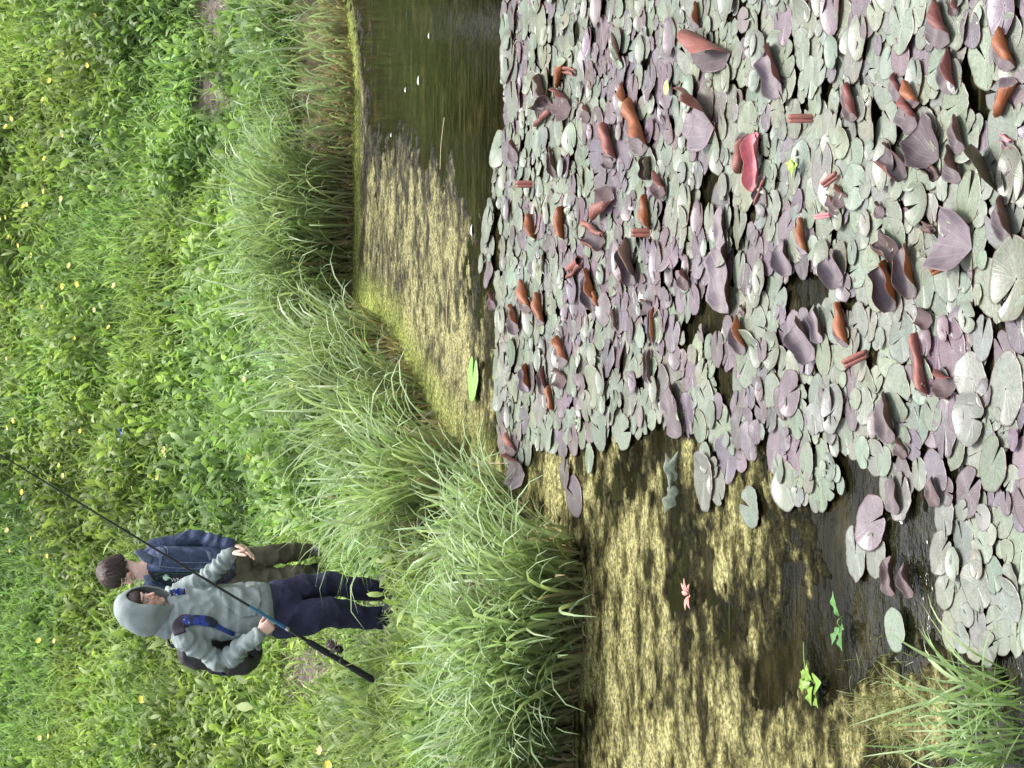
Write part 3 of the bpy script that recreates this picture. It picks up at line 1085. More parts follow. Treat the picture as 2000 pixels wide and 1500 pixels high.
def curled(p1, p2, near, far, under='rust', top='purple', wr=0.8, z=0.03, bn=8, bf=8, start=0.15, label=None, pitch=0.0, droop=0.0, L=None, W=None, wave=0.012):
    _cn[0] += 1
    a, b = at_z(*p1), at_z(*p2)
    mid = (a + b) / 2
    d = b - a
    if d[0] < 0:
        d = -d
    ang = math.atan2(d[1], d[0])
    if L is None:
        L = float(np.hypot(d[0], d[1]))
    if W is None:
        W = max(L * wr * 0.86, 0.05)
    V, Q, uv, mi = curl_geo(L, W, near, far, bn, bf, start, wave, _cn[0], droop)
    me = np_mesh('curled_lily_leaf', V, Q, uv=uv, mat_idx=mi)
    o = link('curled_lily_leaf', me, [TMAT[top], UMAT[under]])
    o.location = (mid[0], mid[1], z)
    o.rotation_euler = (0, pitch, ang)
    form = 'rolled into a tube' if near > 230 and far > 230 else ('cupped up on both sides' if near > 60 and far > 60 else 'folded along one side')
    place = 'far from the algae side' if mid[0] > 1.2 else ('at the near end of the field' if mid[1] < 7.4 else ('among the far pads' if mid[1] > 9.4 else 'in the middle of the pads'))
    UW = {'rust': 'orange brown', 'brown': 'dark brown', 'red': 'dull red', 'pink': 'pinkish brown', 'rose': 'rose pink', 'olive': 'olive brown', 'dark': 'blackish red'}
    tag(o, label or '%s lily leaf %s %s' % (UW[under], form, place), 'curled leaf', 'curled lily leaves')
    return o


C_ = curled
# --- upper (photo) half of the field
C_((1372, 5), (1378, 60), 95, 20, 'rust', 'purple', 0.9)
C_((1366, 62), (1440, 104), 70, 20, 'pink', 'purple', 0.62, bn=75, label='pinkish brown fan-veined leaf flipped over, below a purple leaf')
C_((1102, 168), (1116, 118), 120, 15, 'rust', 'jade', 0.9, bn=25)
C_((1110, 135), (1136, 142), 260, 260, 'pink', 'purple', 1.0, W=0.10)
C_((1068, 150), (1080, 205), 80, 25, 'brown', 'purple', 1.0, bn=25)
C_((1060, 236), (1090, 206), 250, 100, 'pink', 'wine', 0.9)
C_((1096, 186), (1126, 212), 110, 40, 'red', 'wine', 0.8)
C_((1228, 166), (1238, 216), 110, 10, 'rust', 'jade', 0.9, bn=20)
C_((1208, 62), (1228, 132), 120, 60, 'brown', 'jade', 0.4)
C_((1248, 200), (1278, 288), 130, 30, 'rust', 'purple', 0.85, bn=30, label='long brown leaf with an orange folded edge, right of tall jade pads')
C_((1198, 242), (1216, 312), 140, 15, 'pink', 'purple', 0.9, bn=45, label='plump pinkish leaf arched over with its smooth back showing')
C_((1192, 310), (1210, 322), 90, 90, 'brown', 'purple', 1.0, W=0.10)
C_((1280, 318), (1280, 340), 100, 100, 'olive', 'wine', 1.0, L=0.11, W=0.12, bf=40, label='squat dark olive cup with a flat pink lid of leaf')
C_((1292, 342), (1312, 378), 110, 70, 'red', 'wine', 0.9)
C_((1362, 196), (1408, 250), 60, 20, 'pink', 'lilac', 1.1, bn=30, label='pale lilac leaf flipped up like a folded napkin')
C_((1475, 262), (1460, 340), 120, 30, 'pink', 'wine', 0.9, bn=40, label='pinkish brown convex leaf beside the rose pink one')
C_((1492, 258), (1490, 378), 40, 75, 'rose', 'rose', 0.65, bf=30, label='large rose pink leaf opened like a trough, brightest in the field')
C_((1488, 398), (1508, 345), 300, 140, 'pink', 'lilac', 0.7, label='pink scroll tip curling at the foot of the rose pink leaf')
C_((1085, 290), (1098, 345), 70, 90, 'brown', 'wine', 0.6)
C_((1010, 280), (1022, 312), 60, 40, 'red', 'purple', 0.9)
C_((1150, 208), (1164, 230), 80, 40, 'pink', 'wine', 0.9)
C_((1843, 6), (1872, 84), 120, 20, 'red', 'purple', 1.0, bn=20, label='big purple leaf with a red folded edge beside dark water, top of field')
C_((1874, -10), (1888, 26), 120, 60, 'red', 'wine', 0.9)
C_((1975, 58), (2000, 132), 120, 20, 'rust', 'purple', 1.0, bn=40, label='orange leaf cut by the frame edge, upper of two')
C_((1972, 226), (2006, 160), 120, 20, 'rust', 'purple', 1.0, bn=45, label='orange leaf cut by the frame edge, lower of two')
C_((1868, 98), (1882, 182), 90, 30, 'red', 'purple', 0.95, bn=20)
C_((1512, 95), (1542, 185), 60, 80, 'red', 'lilac', 0.8)
C_((1672, 165), (1690, 232), 150, 40, 'red', 'wine', 0.9, bn=20)
C_((1760, 148), (1776, 190), 120, 20, 'red', 'purple', 0.9)
C_((1790, 160), (1812, 202), 100, 10, 'rust', 'wine', 1.0, bn=60, label='small upright orange leaf standing between purple pads')
C_((1778, 196), (1808, 246), 130, 30, 'red', 'purple', 1.0)
C_((1742, 300), (1788, 345), 60, 120, 'red', 'purple', 0.9, bf=30)
C_((1808, 250), (1850, 312), 20, 60, 'olive', 'purple', 1.2, bf=30)
C_((1822, 312), (1850, 346), 200, 120, 'brown', 'wine', 0.9, label='brown paper-cone leaf under a silvery purple pad')
C_((1872, 290), (1895, 352), 70, 40, 'brown', 'purple', 1.0, bn=30)
C_((1940, 300), (1965, 360), 10, 25, 'olive', 'wine', 1.0, L=0.17, W=0.17, bn=55, bf=-50, z=0.05, label='broad olive brown leaf standing back-side out at the frame edge')
C_((1882, 228), (1902, 296), 80, 30, 'brown', 'purple', 0.9, bn=20)
C_((1648, 370), (1670, 394), 90, 50, 'red', 'wine', 1.0)
C_((1972, 268), (1998, 282), 150, 100, 'rose', 'lilac', 0.5)
C_((1630, 385), (1655, 410), 100, 50, 'red', 'wine', 0.6)
# --- middle band
C_((1048, 418), (1056, 468), 110, 10, 'rust', 'jade', 0.9, bn=45)
C_((1110, 402), (1112, 468), 110, 10, 'rust', 'jade', 0.9, bn=50, label='narrow orange leaf standing on edge, lower of two alike')
C_((1178, 422), (1212, 388), 150, 30, 'pink', 'wine', 0.9, bn=40)
C_((1276, 380), (1282, 450), 120, 15, 'rust', 'purple', 1.0, bn=30)
C_((1156, 446), (1194, 472), 260, 150, 'pink', 'purple', 0.9)
C_((1238, 468), (1254, 554), 95, 95, 'brown', 'purple', 0.9, bn=15, bf=15, label='boat-shaped dark brown leaf with both edges raised')
C_((1072, 495), (1074, 536), 110, 60, 'brown', 'jade', 0.5)
C_((1034, 550), (1048, 606), 130, 30, 'rust', 'wine', 0.9, bn=30)
C_((1064, 572), (1074, 632), 130, 15, 'rust', 'purple', 0.9, bn=40)
C_((1010, 600), (1024, 646), 90, 60, 'rust', 'purple', 0.9)
C_((1123, 536), (1150, 510), 260, 200, 'pink', 'wine', 0.8)
C_((1158, 530), (1176, 600), 90, 90, 'rust', 'purple', 0.8)
C_((1174, 570), (1182, 602), 130, 30, 'rust', 'wine', 0.9, bn=30)
C_((1345, 530), (1358, 562), 80, 60, 'red', 'wine', 1.0)
C_((1426, 470), (1436, 612), 32, 38, 'brown', 'lilac', 0.85, bn=10, bf=10, label='largest silvery purple leaf, keeled down the middle over dark water')
C_((1422, 400), (1428, 490), 35, 35, 'brown', 'lilac', 0.7, label='long lilac leaf keeled like a roof above the largest purple one')
C_((1212, 600), (1216, 646), 100, 50, 'brown', 'wine', 0.7)
C_((1286, 598), (1289, 676), 100, 70, 'rust', 'purple', 0.45)
C_((1280, 680), (1283, 752), 100, 75, 'brown', 'purple', 0.6)
C_((1268, 594), (1285, 600), 120, 60, 'brown', 'purple', 1.0)
C_((1454, 620), (1470, 690), 100, 80, 'rust', 'purple', 0.9, bn=15)
C_((1038, 712), (1044, 764), 75, 85, 'rust', 'lilac', 1.15, label='round dished leaf with an orange rim, leftmost of the red-brown cluster')
C_((1070, 716), (1078, 770), 70, 70, 'red', 'wine', 0.8)
C_((1104, 660), (1120, 706), 110, 30, 'rust', 'purple', 0.9, bn=30)
C_((1086, 752), (1092, 802), 130, 10, 'rust', 'purple', 0.8, bn=50)
C_((1098, 728), (1118, 744), 130, 60, 'brown', 'wine', 0.9)
C_((968, 575), (978, 600), 80, 60, 'red', 'wine', 0.9)
# --- nearer
C_((1582, 425), (1592, 496), 130, 20, 'rust', 'lilac', 0.85, bn=35, label='lilac leaf with a glowing orange lower fold near a pink scroll')
C_((1634, 500), (1660, 560), 30, 80, 'brown', 'lilac', 1.0, bf=40)
C_((1538, 475), (1560, 537), 40, 70, 'brown', 'lilac', 0.9, bf=30)
C_((1730, 470), (1772, 505), 40, 140, 'brown', 'wine', 0.9, bf=40, label='dark brown leaf reared up behind the largest purple fold')
C_((1742, 515), (1766, 606), 70, 90, 'rust', 'purple', 1.05, bf=35, label='large purple leaf with an orange back edge, centre of the near clump')
C_((1780, 480), (1805, 582), 60, 80, 'rust', 'purple', 0.8, bf=20)
C_((1852, 458), (1915, 486), 40, 40, 'pink', 'lilac', 1.3, bf=25, label='crumpled lavender leaf lying like a dropped cloth')
C_((1818, 440), (1844, 450), 280, 200, 'brown', 'wine', 0.9)
C_((1570, 630), (1606, 702), 60, 90, 'brown', 'lilac', 0.9, bf=25)
C_((1606, 600), (1622, 668), 60, 70, 'brown', 'lilac', 0.8)
C_((1656, 590), (1674, 676), 135, 30, 'rust', 'purple', 0.75, bn=45, label='long orange brown leaf folded back over its dark shadow, above a scroll')
C_((1808, 648), (1830, 772), 140, 20, 'pink', 'wine', 0.62, bn=55, label='largest pink leaf, rolled smooth side out in the near clump')
C_((1808, 612), (1838, 628), 80, 80, 'dark', 'wine', 1.0)
C_((1844, 735), (1884, 757), 110, 60, 'red', 'wine', 0.9)
C_((1974, 385), (1996, 472), 80, 40, 'brown', 'purple', 0.9, bn=25)
C_((1728, 402), (1744, 418), 90, 50, 'brown', 'purple', 1.1)
C_((1742, 768), (1764, 862), 60, 50, 'brown', 'purple', 0.9, bn=15)
C_((1768, 860), (1788, 890), 100, 50, 'brown', 'wine', 0.9)
C_((1318, 752), (1344, 850), 25, 30, 'brown', 'purple', 0.7)
C_((1754, 1085), (1762, 1165), 75, 50, 'dark', 'wine', 0.9, label='submerged dark red leaf with one pale raised edge')
C_((1780, 1100), (1800, 1166), 90, 70, 'dark', 'wine', 0.8, label='dark wine red leaf curling out of the water beside the submerged one')
C_((1754, 930), (1772, 1002), 40, 30, 'brown', 'purple', 0.8)
C_((1832, 935), (1852, 985), 50, 40, 'dark', 'wine', 0.9)
C_((1003, 850), (1018, 882), 140, 40, 'pink', 'wine', 0.9, bn=30, label='small pink ribbed leaf folded at the algae edge of the field')
C_((1005, 905), (1035, 927), 90, 40, 'red', 'lilac', 0.9, label='small red folded leaf touched by the wispy tussock')
C_((1462, 598), (1468, 612), 100, 40, 'brown', 'wine', 1.0)


# unopened leaves: double scrolls pointing out of the water
def scroll(p1, p2, rpx, col, label):
    """rolled young leaf: two spiral rolls side by side"""
    b = at_z((p1[0] + p2[0]) / 2, (p1[1] + p2[1]) / 2, 0.05)
    Y = b[1]
    A, B_ = at_Y(p1[0], p1[1], Y + 0.03), at_Y(p2[0], p2[1], Y - 0.03)
    axis_ = (B_ - A)
    Lx = axis_.length
    axis_.normalize()
    side = axis_.cross(Vector(F)).normalized()
    up = side.cross(axis_).normalized()
    r = rpx * project(b)[2] / FP * 0.5
    nA, nT = 9, 30
    V = []
    for sgn in (1, -1):
        for i in range(nA):
            t = i / (nA - 1)
            c = A + axis_ * (Lx * t) + side * (sgn * r * 0.92)
            tp = 0.55 + 0.45 * math.sin(math.pi * min(1, 0.15 + t * 0.8))
            for j in range(nT):
                th = 2 * math.pi * 1.35 * j / (nT - 1)
                rr_ = r * tp * (1.0 - 0.5 * j / (nT - 1))
                V.append(c + side * (sgn * rr_ * -math.cos(th)) - up * (rr_ * math.sin(th)))
    V = np.array([list(v) for v in V])
    q = []
    for s in range(2):
        o0 = s * nA * nT
        for i in range(nA - 1):
            for j in range(nT - 1):
                a = o0 + i * nT + j
                q.append((a, a + 1, a + nT + 1, a + nT))
    c = np.array([(A[i] + B_[i]) / 2 for i in range(3)])
    uv = np.stack([(V[:, 0] - V[:, 0].min()) * 6, np.full(len(V), 0.3)], 1)
    me = np_mesh('rolled_lily_leaf', V - c, np.array(q), uv=uv)
    o = link('rolled_lily_leaf', me, UMAT[col])
    sm = o.modifiers.new('thick', 'SOLIDIFY')
    sm.thickness = 0.002
    o.location = c
    tag(o, label, 'rolled leaf', 'rolled young lily leaves')


scroll((1540, 232), (1592, 232), 10, 'pink', 'pinkish brown double scroll leaf with a plain jade pad on either side')
scroll((1607, 362), (1636, 340), 9, 'pink', 'slanting brown pink scroll leaf near the yellow ivy leaf')
scroll((1233, 455), (1282, 455), 10, 'pink', 'pink double scroll leaf above the boat-shaped brown leaf')
scroll((1592, 424), (1622, 420), 6, 'rose', 'thin bright pink scroll above the lilac and orange leaf')
scroll((1818, 532), (1866, 512), 10, 'rust', 'rust brown double scroll leaf beside the crumpled lavender leaf')
scroll((1648, 712), (1695, 690), 11, 'pink', 'stout brown scroll leaf below the long orange fold')
scroll((1008, 360), (1048, 360), 8, 'pink', 'pale pink scroll leaf near the dark channel')
scroll((1790, 760), (1806, 750), 5, 'brown', 'tiny dark scroll at the foot of the largest pink leaf')
# ================================================================== people
def ring_loft(bm, secs, n=18, cap=True, power=2.0):
    """secs: list of (centre, axisA, axisB) -> closed tube"""
    rows = []
    for c, a, b in secs:
        row = []
        for j in range(n):
            t = 2 * math.pi * j / n
            ct, st = math.cos(t), math.sin(t)
            if power != 2.0:
                ct = math.copysign(abs(ct) ** (2 / power), ct)
                st = math.copysign(abs(st) ** (2 / power), st)
            row.append(bm.verts.new(Vector(c) + Vector(a) * ct + Vector(b) * st))
        rows.append(row)
    for r0, r1 in zip(rows, rows[1:]):
        for j in range(n):
            bm.faces.new((r0[j], r0[(j + 1) % n], r1[(j + 1) % n], r1[j]))
    if cap:
        for row, c, fl in ((rows[0], secs[0][0], True), (rows[-1], secs[-1][0], False)):
            v = bm.verts.new(Vector(c))
            for j in range(n):
                f = (row[(j + 1) % n], row[j], v) if fl else (row[j], row[(j + 1) % n], v)
                bm.faces.new(f)
    return rows


def tube(bm, pts, rads, n=12, flat=1.0, ref=None, cap=True, round_ends=True):
    """round (or flattened) limb through points"""
    pts = [Vector(p) for p in pts]
    secs = []
    for i, p in enumerate(pts):
        t = (pts[min(i + 1, len(pts) - 1)] - pts[max(i - 1, 0)]).normalized()
        rf = Vector(ref) if ref is not None else (Vector((0, 0, 1)) if abs(t.z) < 0.8 else Vector((0, 1, 0)))
        a = (rf - t * rf.dot(t)).normalized()
        b = t.cross(a).normalized()
        r = rads[i]
        if not isinstance(r, (tuple, list)):
            r = (r, r * flat)
        secs.append((p, a * r[0], b * r[1]))
    if round_ends:
        t0 = (pts[0] - pts[1]).normalized()
        t1 = (pts[-1] - pts[-2]).normalized()
        c, a, b = secs[0]
        m0 = min(a.length, b.length)
        secs.insert(0, (c + t0 * m0 * 0.6, a * 0.7, b * 0.7))
        c, a, b = secs[-1]
        m1 = min(a.length, b.length)
        secs.append((c + t1 * m1 * 0.6, a * 0.7, b * 0.7))
    ring_loft(bm, secs, n, cap)


def ellip(bm, c, ax, ay, az_, seg=16):
    secs = []
    k = 9
    for i in range(k):
        t = -math.pi / 2 + math.pi * (i + 0.5) / k
        s = math.cos(t)
        secs.append((Vector(c) + Vector(az_) * math.sin(t), Vector(ax) * s, Vector(ay) * s))
    ring_loft(bm, secs, seg)


def catmull(pts, k=4):
    pts = [Vector(p) for p in pts]
    out = []
    for i in range(len(pts) - 1):
        p0, p1, p2, p3 = pts[max(i - 1, 0)], pts[i], pts[i + 1], pts[min(i + 2, len(pts) - 1)]
        for j in range(k):
            t = j / k
            out.append(0.5 * ((2 * p1) + (p2 - p0) * t + (2 * p0 - 5 * p1 + 4 * p2 - p3) * t * t + (3 * p1 - p0 - 3 * p2 + p3) * t ** 3))
    out.append(pts[-1])
    return out


def lerp_list(v, k):
    out = []
    for i in range(len(v) - 1):
        for j in range(k):
            t = j / k
            out.append(v[i] * (1 - t) + v[i + 1] * t)
    out.append(v[-1])
    return out


def limb(bm, pts, rads, k=4, n=14):
    tube(bm, catmull(pts, k), lerp_list(rads, k), n)


def remesh(bm, voxel, iters=4, wr=None):
    me = bpy.data.meshes.new('tmp')
    bmesh.ops.recalc_face_normals(bm, faces=bm.faces)
    bm.to_mesh(me)
    bm.free()
    ob = bpy.data.objects.new('tmp', me)
    COL.objects.link(ob)
    m = ob.modifiers.new('r', 'REMESH')
    m.mode = 'VOXEL'
    m.voxel_size = voxel
    m.adaptivity = 0
    s = ob.modifiers.new('s', 'SMOOTH')
    s.factor = 0.5
    s.iterations = iters
    dg = bpy.context.evaluated_depsgraph_get()
    out = bpy.data.meshes.new_from_object(ob.evaluated_get(dg))
    bpy.data.objects.remove(ob)
    bpy.data.meshes.remove(me)
    if wr is not None:
        nv = len(out.vertices)
        nr = [v.normal.copy() for v in out.vertices]
        for i in range(nv):
            v = out.vertices[i]
            v.co = v.co + nr[i] * wr(v.co)
    out.polygons.foreach_set('use_smooth', np.ones(len(out.polygons), bool))
    out.update()
    return out


def folds(amp, sx, sy, sz, amp2=0.002, sc2=40):
    def f(p):
        a = mnoise.noise(Vector((p.x * sx, p.y * sy, p.z * sz)))
        a = 1 - 2 * abs(a) - 0.4
        return amp * a + amp2 * mnoise.noise(Vector((p.x * sc2, p.y * sc2, p.z * sc2)))
    return f


def bvh(me):
    return BVHTree.FromPolygons([v.co for v in me.vertices], [p.vertices for p in me.polygons])


def on_surf(tree, px, py, off=0.006):
    d = Vector(ray(px, py)).normalized()
    h, n, i, t = tree.ray_cast(Vector(CAM), d)
    if h is None:
        return None
    if n.dot(d) > 0:
        n = -n
    return h + n * off


def bm_obj(name, bm, mats, parent=None, smooth=True):
    bmesh.ops.recalc_face_normals(bm, faces=bm.faces)
    me = bpy.data.meshes.new(name)
    bm.to_mesh(me)
    bm.free()
    if smooth:
        me.polygons.foreach_set('use_smooth', np.ones(len(me.polygons), bool))
    return link(name, me, mats, parent)


def head_geo(bm, C, f, l, u, ears=True):
    P = lambda x, y, z: C + f * x + l * y + u * z
    E = lambda x, y, z, a, b, c: ellip(bm, P(x, y, z), f * a, l * b, u * c)
    E(-.018, 0, .035, .098, .078, .100)
    E(.028, 0, -.020, .064, .064, .085)
    E(.040, 0, -.075, .050, .048, .040)
    E(.066, 0, -.100, .026, .028, .020)
    E(.070, 0, .030, .024, .052, .014)
    for s in (-1, 1):
        E(.056, s * .036, -.030, .027, .025, .026)
        if ears:
            E(-.006, s * .078, -.012, .020, .009, .033)
        E(.092, s * .013, -.036, .013, .009, .009)
    tube(bm, [P(.082, 0, .016), P(.098, 0, -.012), P(.112, 0, -.034)], [.009, .0105, .012], 10)
    E(.084, 0, -.060, .014, .024, .006)
    E(.083, 0, -.073, .013, .021, .007)


def paint_skin(me, heads, skin=(0.64, 0.41, 0.33)):
    """colour per vertex: lips, brows, flushed cheeks, painted shadow line at the lids"""
    n = len(me.vertices)
    col = np.tile(np.array(skin), (n, 1))
    co = np.empty(n * 3, np.float32)
    me.vertices.foreach_get('co', co)
    co = co.reshape(-1, 3)
    for C, f, l, u in heads:
        d = co - np.array(C)
        x, y, z = d @ np.array(f), d @ np.array(l), d @ np.array(u)
        front = x > 0.045
        lips = np.exp(-(((z + .066) / .0085) ** 2 + (y / .022) ** 4)) * front * (x > 0.06)
        brow = np.exp(-(((z - .028) / .006) ** 2 + ((np.abs(y) - .032) / .019) ** 4)) * front
        lid = np.exp(-(((z - .006) / .0055) ** 2 + ((np.abs(y) - .031) / .014) ** 4)) * front  # shadow line under the brow, painted into the skin colour
        ck = np.exp(-(((z + .03) / .025) ** 2 + ((np.abs(y) - .045) / .022) ** 2)) * front
        nose = np.exp(-(((z + .03) / .02) ** 2 + (y / .02) ** 2)) * (x > .09)
        for m, c, k in ((ck, (0.60, 0.27, 0.22), .5), (nose, (0.62, 0.29, 0.23), .5), (lips, (0.42, 0.15, 0.14), .8), (brow, (0.06, 0.035, 0.025), .85), (lid, (0.10, 0.055, 0.045), .8)):
            col = col + (np.array(c) - col) * (m * k)[:, None]
    a = me.attributes.new('col', 'FLOAT_COLOR', 'POINT')
    c4 = np.ones((n, 4), np.float32)
    c4[:, :3] = col
    a.data.foreach_set('color', c4.ravel())


sk = NT('skin')
at = sk.add('ShaderNodeAttribute', attribute_name='col')
tcs = sk.add('ShaderNodeTexCoord')
nzs = sk.noise(60, 4, 0.6, tcs.outputs['Object'])
rs = sk.ramp(nzs.outputs['Fac'], [(0.3, 0.9), (0.7, 1.1)])
sk.l(sk.mix(1.0, at.outputs['Color'], rs.outputs[0], 'MULTIPLY'), sk.p.inputs['Base Color'])
sk.set(Roughness=0.5)
sk.p.inputs['Subsurface Weight'].default_value = 0.15
sk.p.inputs['Subsurface Radius'].default_value = (0.02, 0.008, 0.004)
SKIN = sk.m


def hand(bm, wrist, dirv, palm_n, thumb, curls, scale=1.0, spread=0.0):
    """palm and five separate fingers; palm_n points out of the palm, thumb is the direction of the thumb side"""
    d = Vector(dirv).normalized()
    n = Vector(palm_n)
    n = (n - d * n.dot(d)).normalized()
    t = Vector(thumb)
    t = (t - d * t.dot(d) - n * t.dot(n)).normalized()
    s = scale
    W = Vector(wrist)
    ring_loft(bm, [(W - d * .03 * s, t * .025 * s, n * .019 * s), (W, t * .027 * s, n * .018 * s), (W + d * .03 * s, t * .036 * s, n * .016 * s),
                   (W + d * .065 * s, t * .041 * s, n * .0145 * s), (W + d * .088 * s, t * .039 * s, n * .0125 * s), (W + d * .096 * s, t * .032 * s, n * .009 * s)], 16)
    lens = [.072, .080, .074, .058]
    for i in range(4):
        off = (.030 - .0195 * i) * s
        root = W + d * (.084 - (.006 if i in (0,) else 0) - (.010 if i == 3 else 0)) * s + t * off
        cur = curls[i]
        p = root
        pts = [root - d * .012 * s, root]
        ang = 0
        segs = (.44, .32, .24)
        for k in range(3):
            ang += rad(cur[k])
            dd = (d * math.cos(ang) + n * math.sin(ang) + t * (spread * (1.5 - i))).normalized()
            p = p + dd * lens[i] * segs[k] * s
            pts.append(p)
        r0 = (.0092 if i < 3 else .0078) * s
        tube(bm, pts, [r0, r0 * 1.02, r0 * .98, r0 * .9, r0 * .74], 10)
    th = curls[4]
    root = W + d * .026 * s + t * .026 * s + n * .004 * s
    p = root
    pts = [root - t * .014 * s, root]
    dd = (d * math.cos(rad(th[0])) + t * math.sin(rad(th[0])) + n * th[2]).normalized()
    p = p + dd * .042 * s
    pts.append(p)
    dd = (d * math.cos(rad(th[1])) + t * math.sin(rad(th[1])) + n * (th[2] + th[3])).normalized()
    p = p + dd * .034 * s
    pts.append(p)
    p = p + dd * .020 * s
    pts.append(p)
    tube(bm, pts, [.013 * s, .0125 * s, .0105 * s, .0098 * s, .0072 * s], 10)


Z = Vector((0, 0, 1))


def frame(yaw, pitch=0.0):
    """yaw: 0 faces the camera, positive turns to the viewer's right; pitch > 0 looks down"""
    f = Vector((math.sin(yaw), -math.cos(yaw), 0))
    l = Vector((math.cos(yaw), math.sin(yaw), 0))          # the person's left
    u = Z.copy()
    f2 = f * math.cos(pitch) - u * math.sin(pitch)
    u2 = u * math.cos(pitch) + f * math.sin(pitch)
    return f2, l, u2


# ------------------------------------------------------------------ person with the rod
g1 = ground(764, 1188)
Y1 = float(g1[1])
root1 = empty('person', (float(g1[0]), Y1, float(g1[2])))
tag(root1, 'person in grey green hoodie with hood up and navy trousers, holding the fishing rod', 'person', 'anglers on the bank')
PX = lambda x, y, dy=0.0: at_Y(x, y, Y1 + dy)
print('person1', g1)

yaw1 = rad(44)
tf, tl, tu = frame(yaw1)
hf, hl, hu = frame(rad(58), rad(14))
hf = hf.normalized()
Hc = PX(279, 1186)
HOOD = mat_plain('hoodie_fleece', (0.24, 0.285, 0.285), 0.85, 0.12, 14, 0.5, 220, 0.2)
RIB = mat_plain('hoodie_rib', (0.18, 0.215, 0.212), 0.85, 0.1, 40, 0.6, 160, 0.2)
NAVY = mat_plain('navy_cotton', (0.021, 0.022, 0.050), 0.8, 0.25, 10, 0.4, 200, 0.25)

sh_r, el_r, wr_r = PX(362, 1247, -.12), PX(436, 1291, -.10), PX(506, 1238, -.30)
sh_l, el_l, wr_l = PX(341, 1160, .12), PX(402, 1131, .05), PX(452, 1081, -.05)
hand_r_dir = (PX(545, 1207, -.33) - wr_r)
hand_l_dir = (PX(480, 1076, -.09) - wr_l)

bm = bmesh.new()
head_geo(bm, Hc, hf, hl, hu)
neck0 = Hc - hu * .09 - hf * .015
tube(bm, [neck0 + Z * .04, neck0 - Z * .05, PX(352, 1200)], [.055, .055, .07], 14)
ring_loft(bm, [(PX(345, 1198), tl * .10, tf * .07), (PX(372, 1200), tl * .165, tf * .09), (PX(430, 1199), tl * .15, tf * .095), (PX(490, 1192), tl * .135, tf * .09),
               (PX(535, 1190), tl * .145, tf * .10), (PX(560, 1190), tl * .11, tf * .08)])
limb(bm, [sh_r, el_r, wr_r], [.046, .032, .025])
limb(bm, [sh_l, el_l, wr_l], [.044, .032, .025])
ank_l, ank_r = PX(735, 1150, .06), PX(752, 1206, -.06)
limb(bm, [PX(540, 1168, .05), PX(640, 1145, .05), ank_l], [.08, .055, .035])
limb(bm, [PX(540, 1212, -.05), PX(640, 1197, -.10), ank_r], [.08, .055, .035])
# right hand closed round the rod: palm faces the rod, fingers wrap
hand(bm, wr_r, hand_r_dir, (-.12, .95, .1), (.55, -.1, .8), [(38, 52, 35), (40, 58, 40), (40, 60, 42), (38, 58, 40), (34, 12, .55, .15)], 1.0)
# left hand held out loosely, back of the hand up, fingers drooping
hand(bm, wr_l, hand_l_dir, (-.75, -.35, -.55), (-.35, -.75, .1), [(26, 24, 12), (30, 26, 14), (30, 30, 16), (28, 32, 18), (36, 18, .25, .05)], 1.05, 0.06)
me1 = remesh(bm, 0.0042, 2)
paint_skin(me1, [(Hc, hf, hl, hu)])
body1 = link('body', me1, SKIN, root1)

EYEW = mat_plain('eye_white', (0.45, 0.42, 0.40), 0.25, 0.02)
IRIS = mat_plain('iris', (0.035, 0.022, 0.016), 0.2, 0.1)


def eyes(root, C, f, l, u):
    for s in (-1, 1):
        bm = bmesh.new()
        c = C + f * .079 + l * (s * .031) + u * .001
        ellip(bm, c, f * .012, l * .0135, u * .0065, 12)
        e = bm_obj('eye', bm, EYEW, root)
        bm = bmesh.new()
        ellip(bm, c + f * .0095, f * .004, l * .006, u * .0055, 10)
        i = bm_obj('iris', bm, IRIS, e)
        i.matrix_parent_inverse = e.matrix_parent_inverse.copy()
        i.matrix_parent_inverse = Matrix.Identity(4)
        i.matrix_world = Matrix.Identity(4)
        i.location = (0, 0, 0)


eyes(root1, Hc, hf, hl, hu)
HAIRM = mat_plain('dark_brown_hair', (0.050, 0.033, 0.030), 0.5, 0.35, 60, 0.6, 180, 0.5)
bm = bmesh.new()
ellip(bm, Hc + hu * .052 - hf * .012, hf * .096, hl * .080, hu * .088)
for k in range(26):
    y = -0.06 + 0.12 * k / 25
    x0 = math.sqrt(max(0, 1 - (y / .085) ** 2)) * .082
    p0 = Hc + hf * x0 * .75 + hl * y + hu * .10
    p1 = Hc + hf * (x0 + .004) + hl * (y * 1.05) + hu * .062
    p2 = Hc + hf * (x0 + .002) + hl * (y * 1.08 + random.uniform(-.008, .008)) + hu * random.uniform(.028, .042)
    tube(bm, [p0, p1, p2], [.006, .0055, .002], 6)
bm_obj('hair', bm, HAIRM, root1)

# hoodie: trunk and sleeves as one garment
bm = bmesh.new()
secs = [(PX(327, 1193), tl * .085, tf * .075), (PX(338, 1196), tl * .150, tf * .095), (PX(356, 1199), tl * .185, tf * .115), (PX(390, 1199), tl * .188, tf * .128), (PX(430, 1197), tl * .186, tf * .135),
        (PX(470, 1193), tl * .186, tf * .140), (PX(500, 1191), tl * .184, tf * .140), (PX(513, 1190), tl * .176, tf * .132), (PX(524, 1190), tl * .172, tf * .128)]
ring_loft(bm, secs, 24)
limb(bm, [sh_r + tl * .04, sh_r, sh_r.lerp(el_r, .5) - tf * .01, el_r, el_r.lerp(wr_r, .5), wr_r], [.070, .076, .070, .066, .058, .043])
limb(bm, [sh_l - tl * .04, sh_l, sh_l.lerp(el_l, .5), el_l, el_l.lerp(wr_l, .5), wr_l - hand_l_dir * .05], [.066, .068, .063, .060, .054, .043])


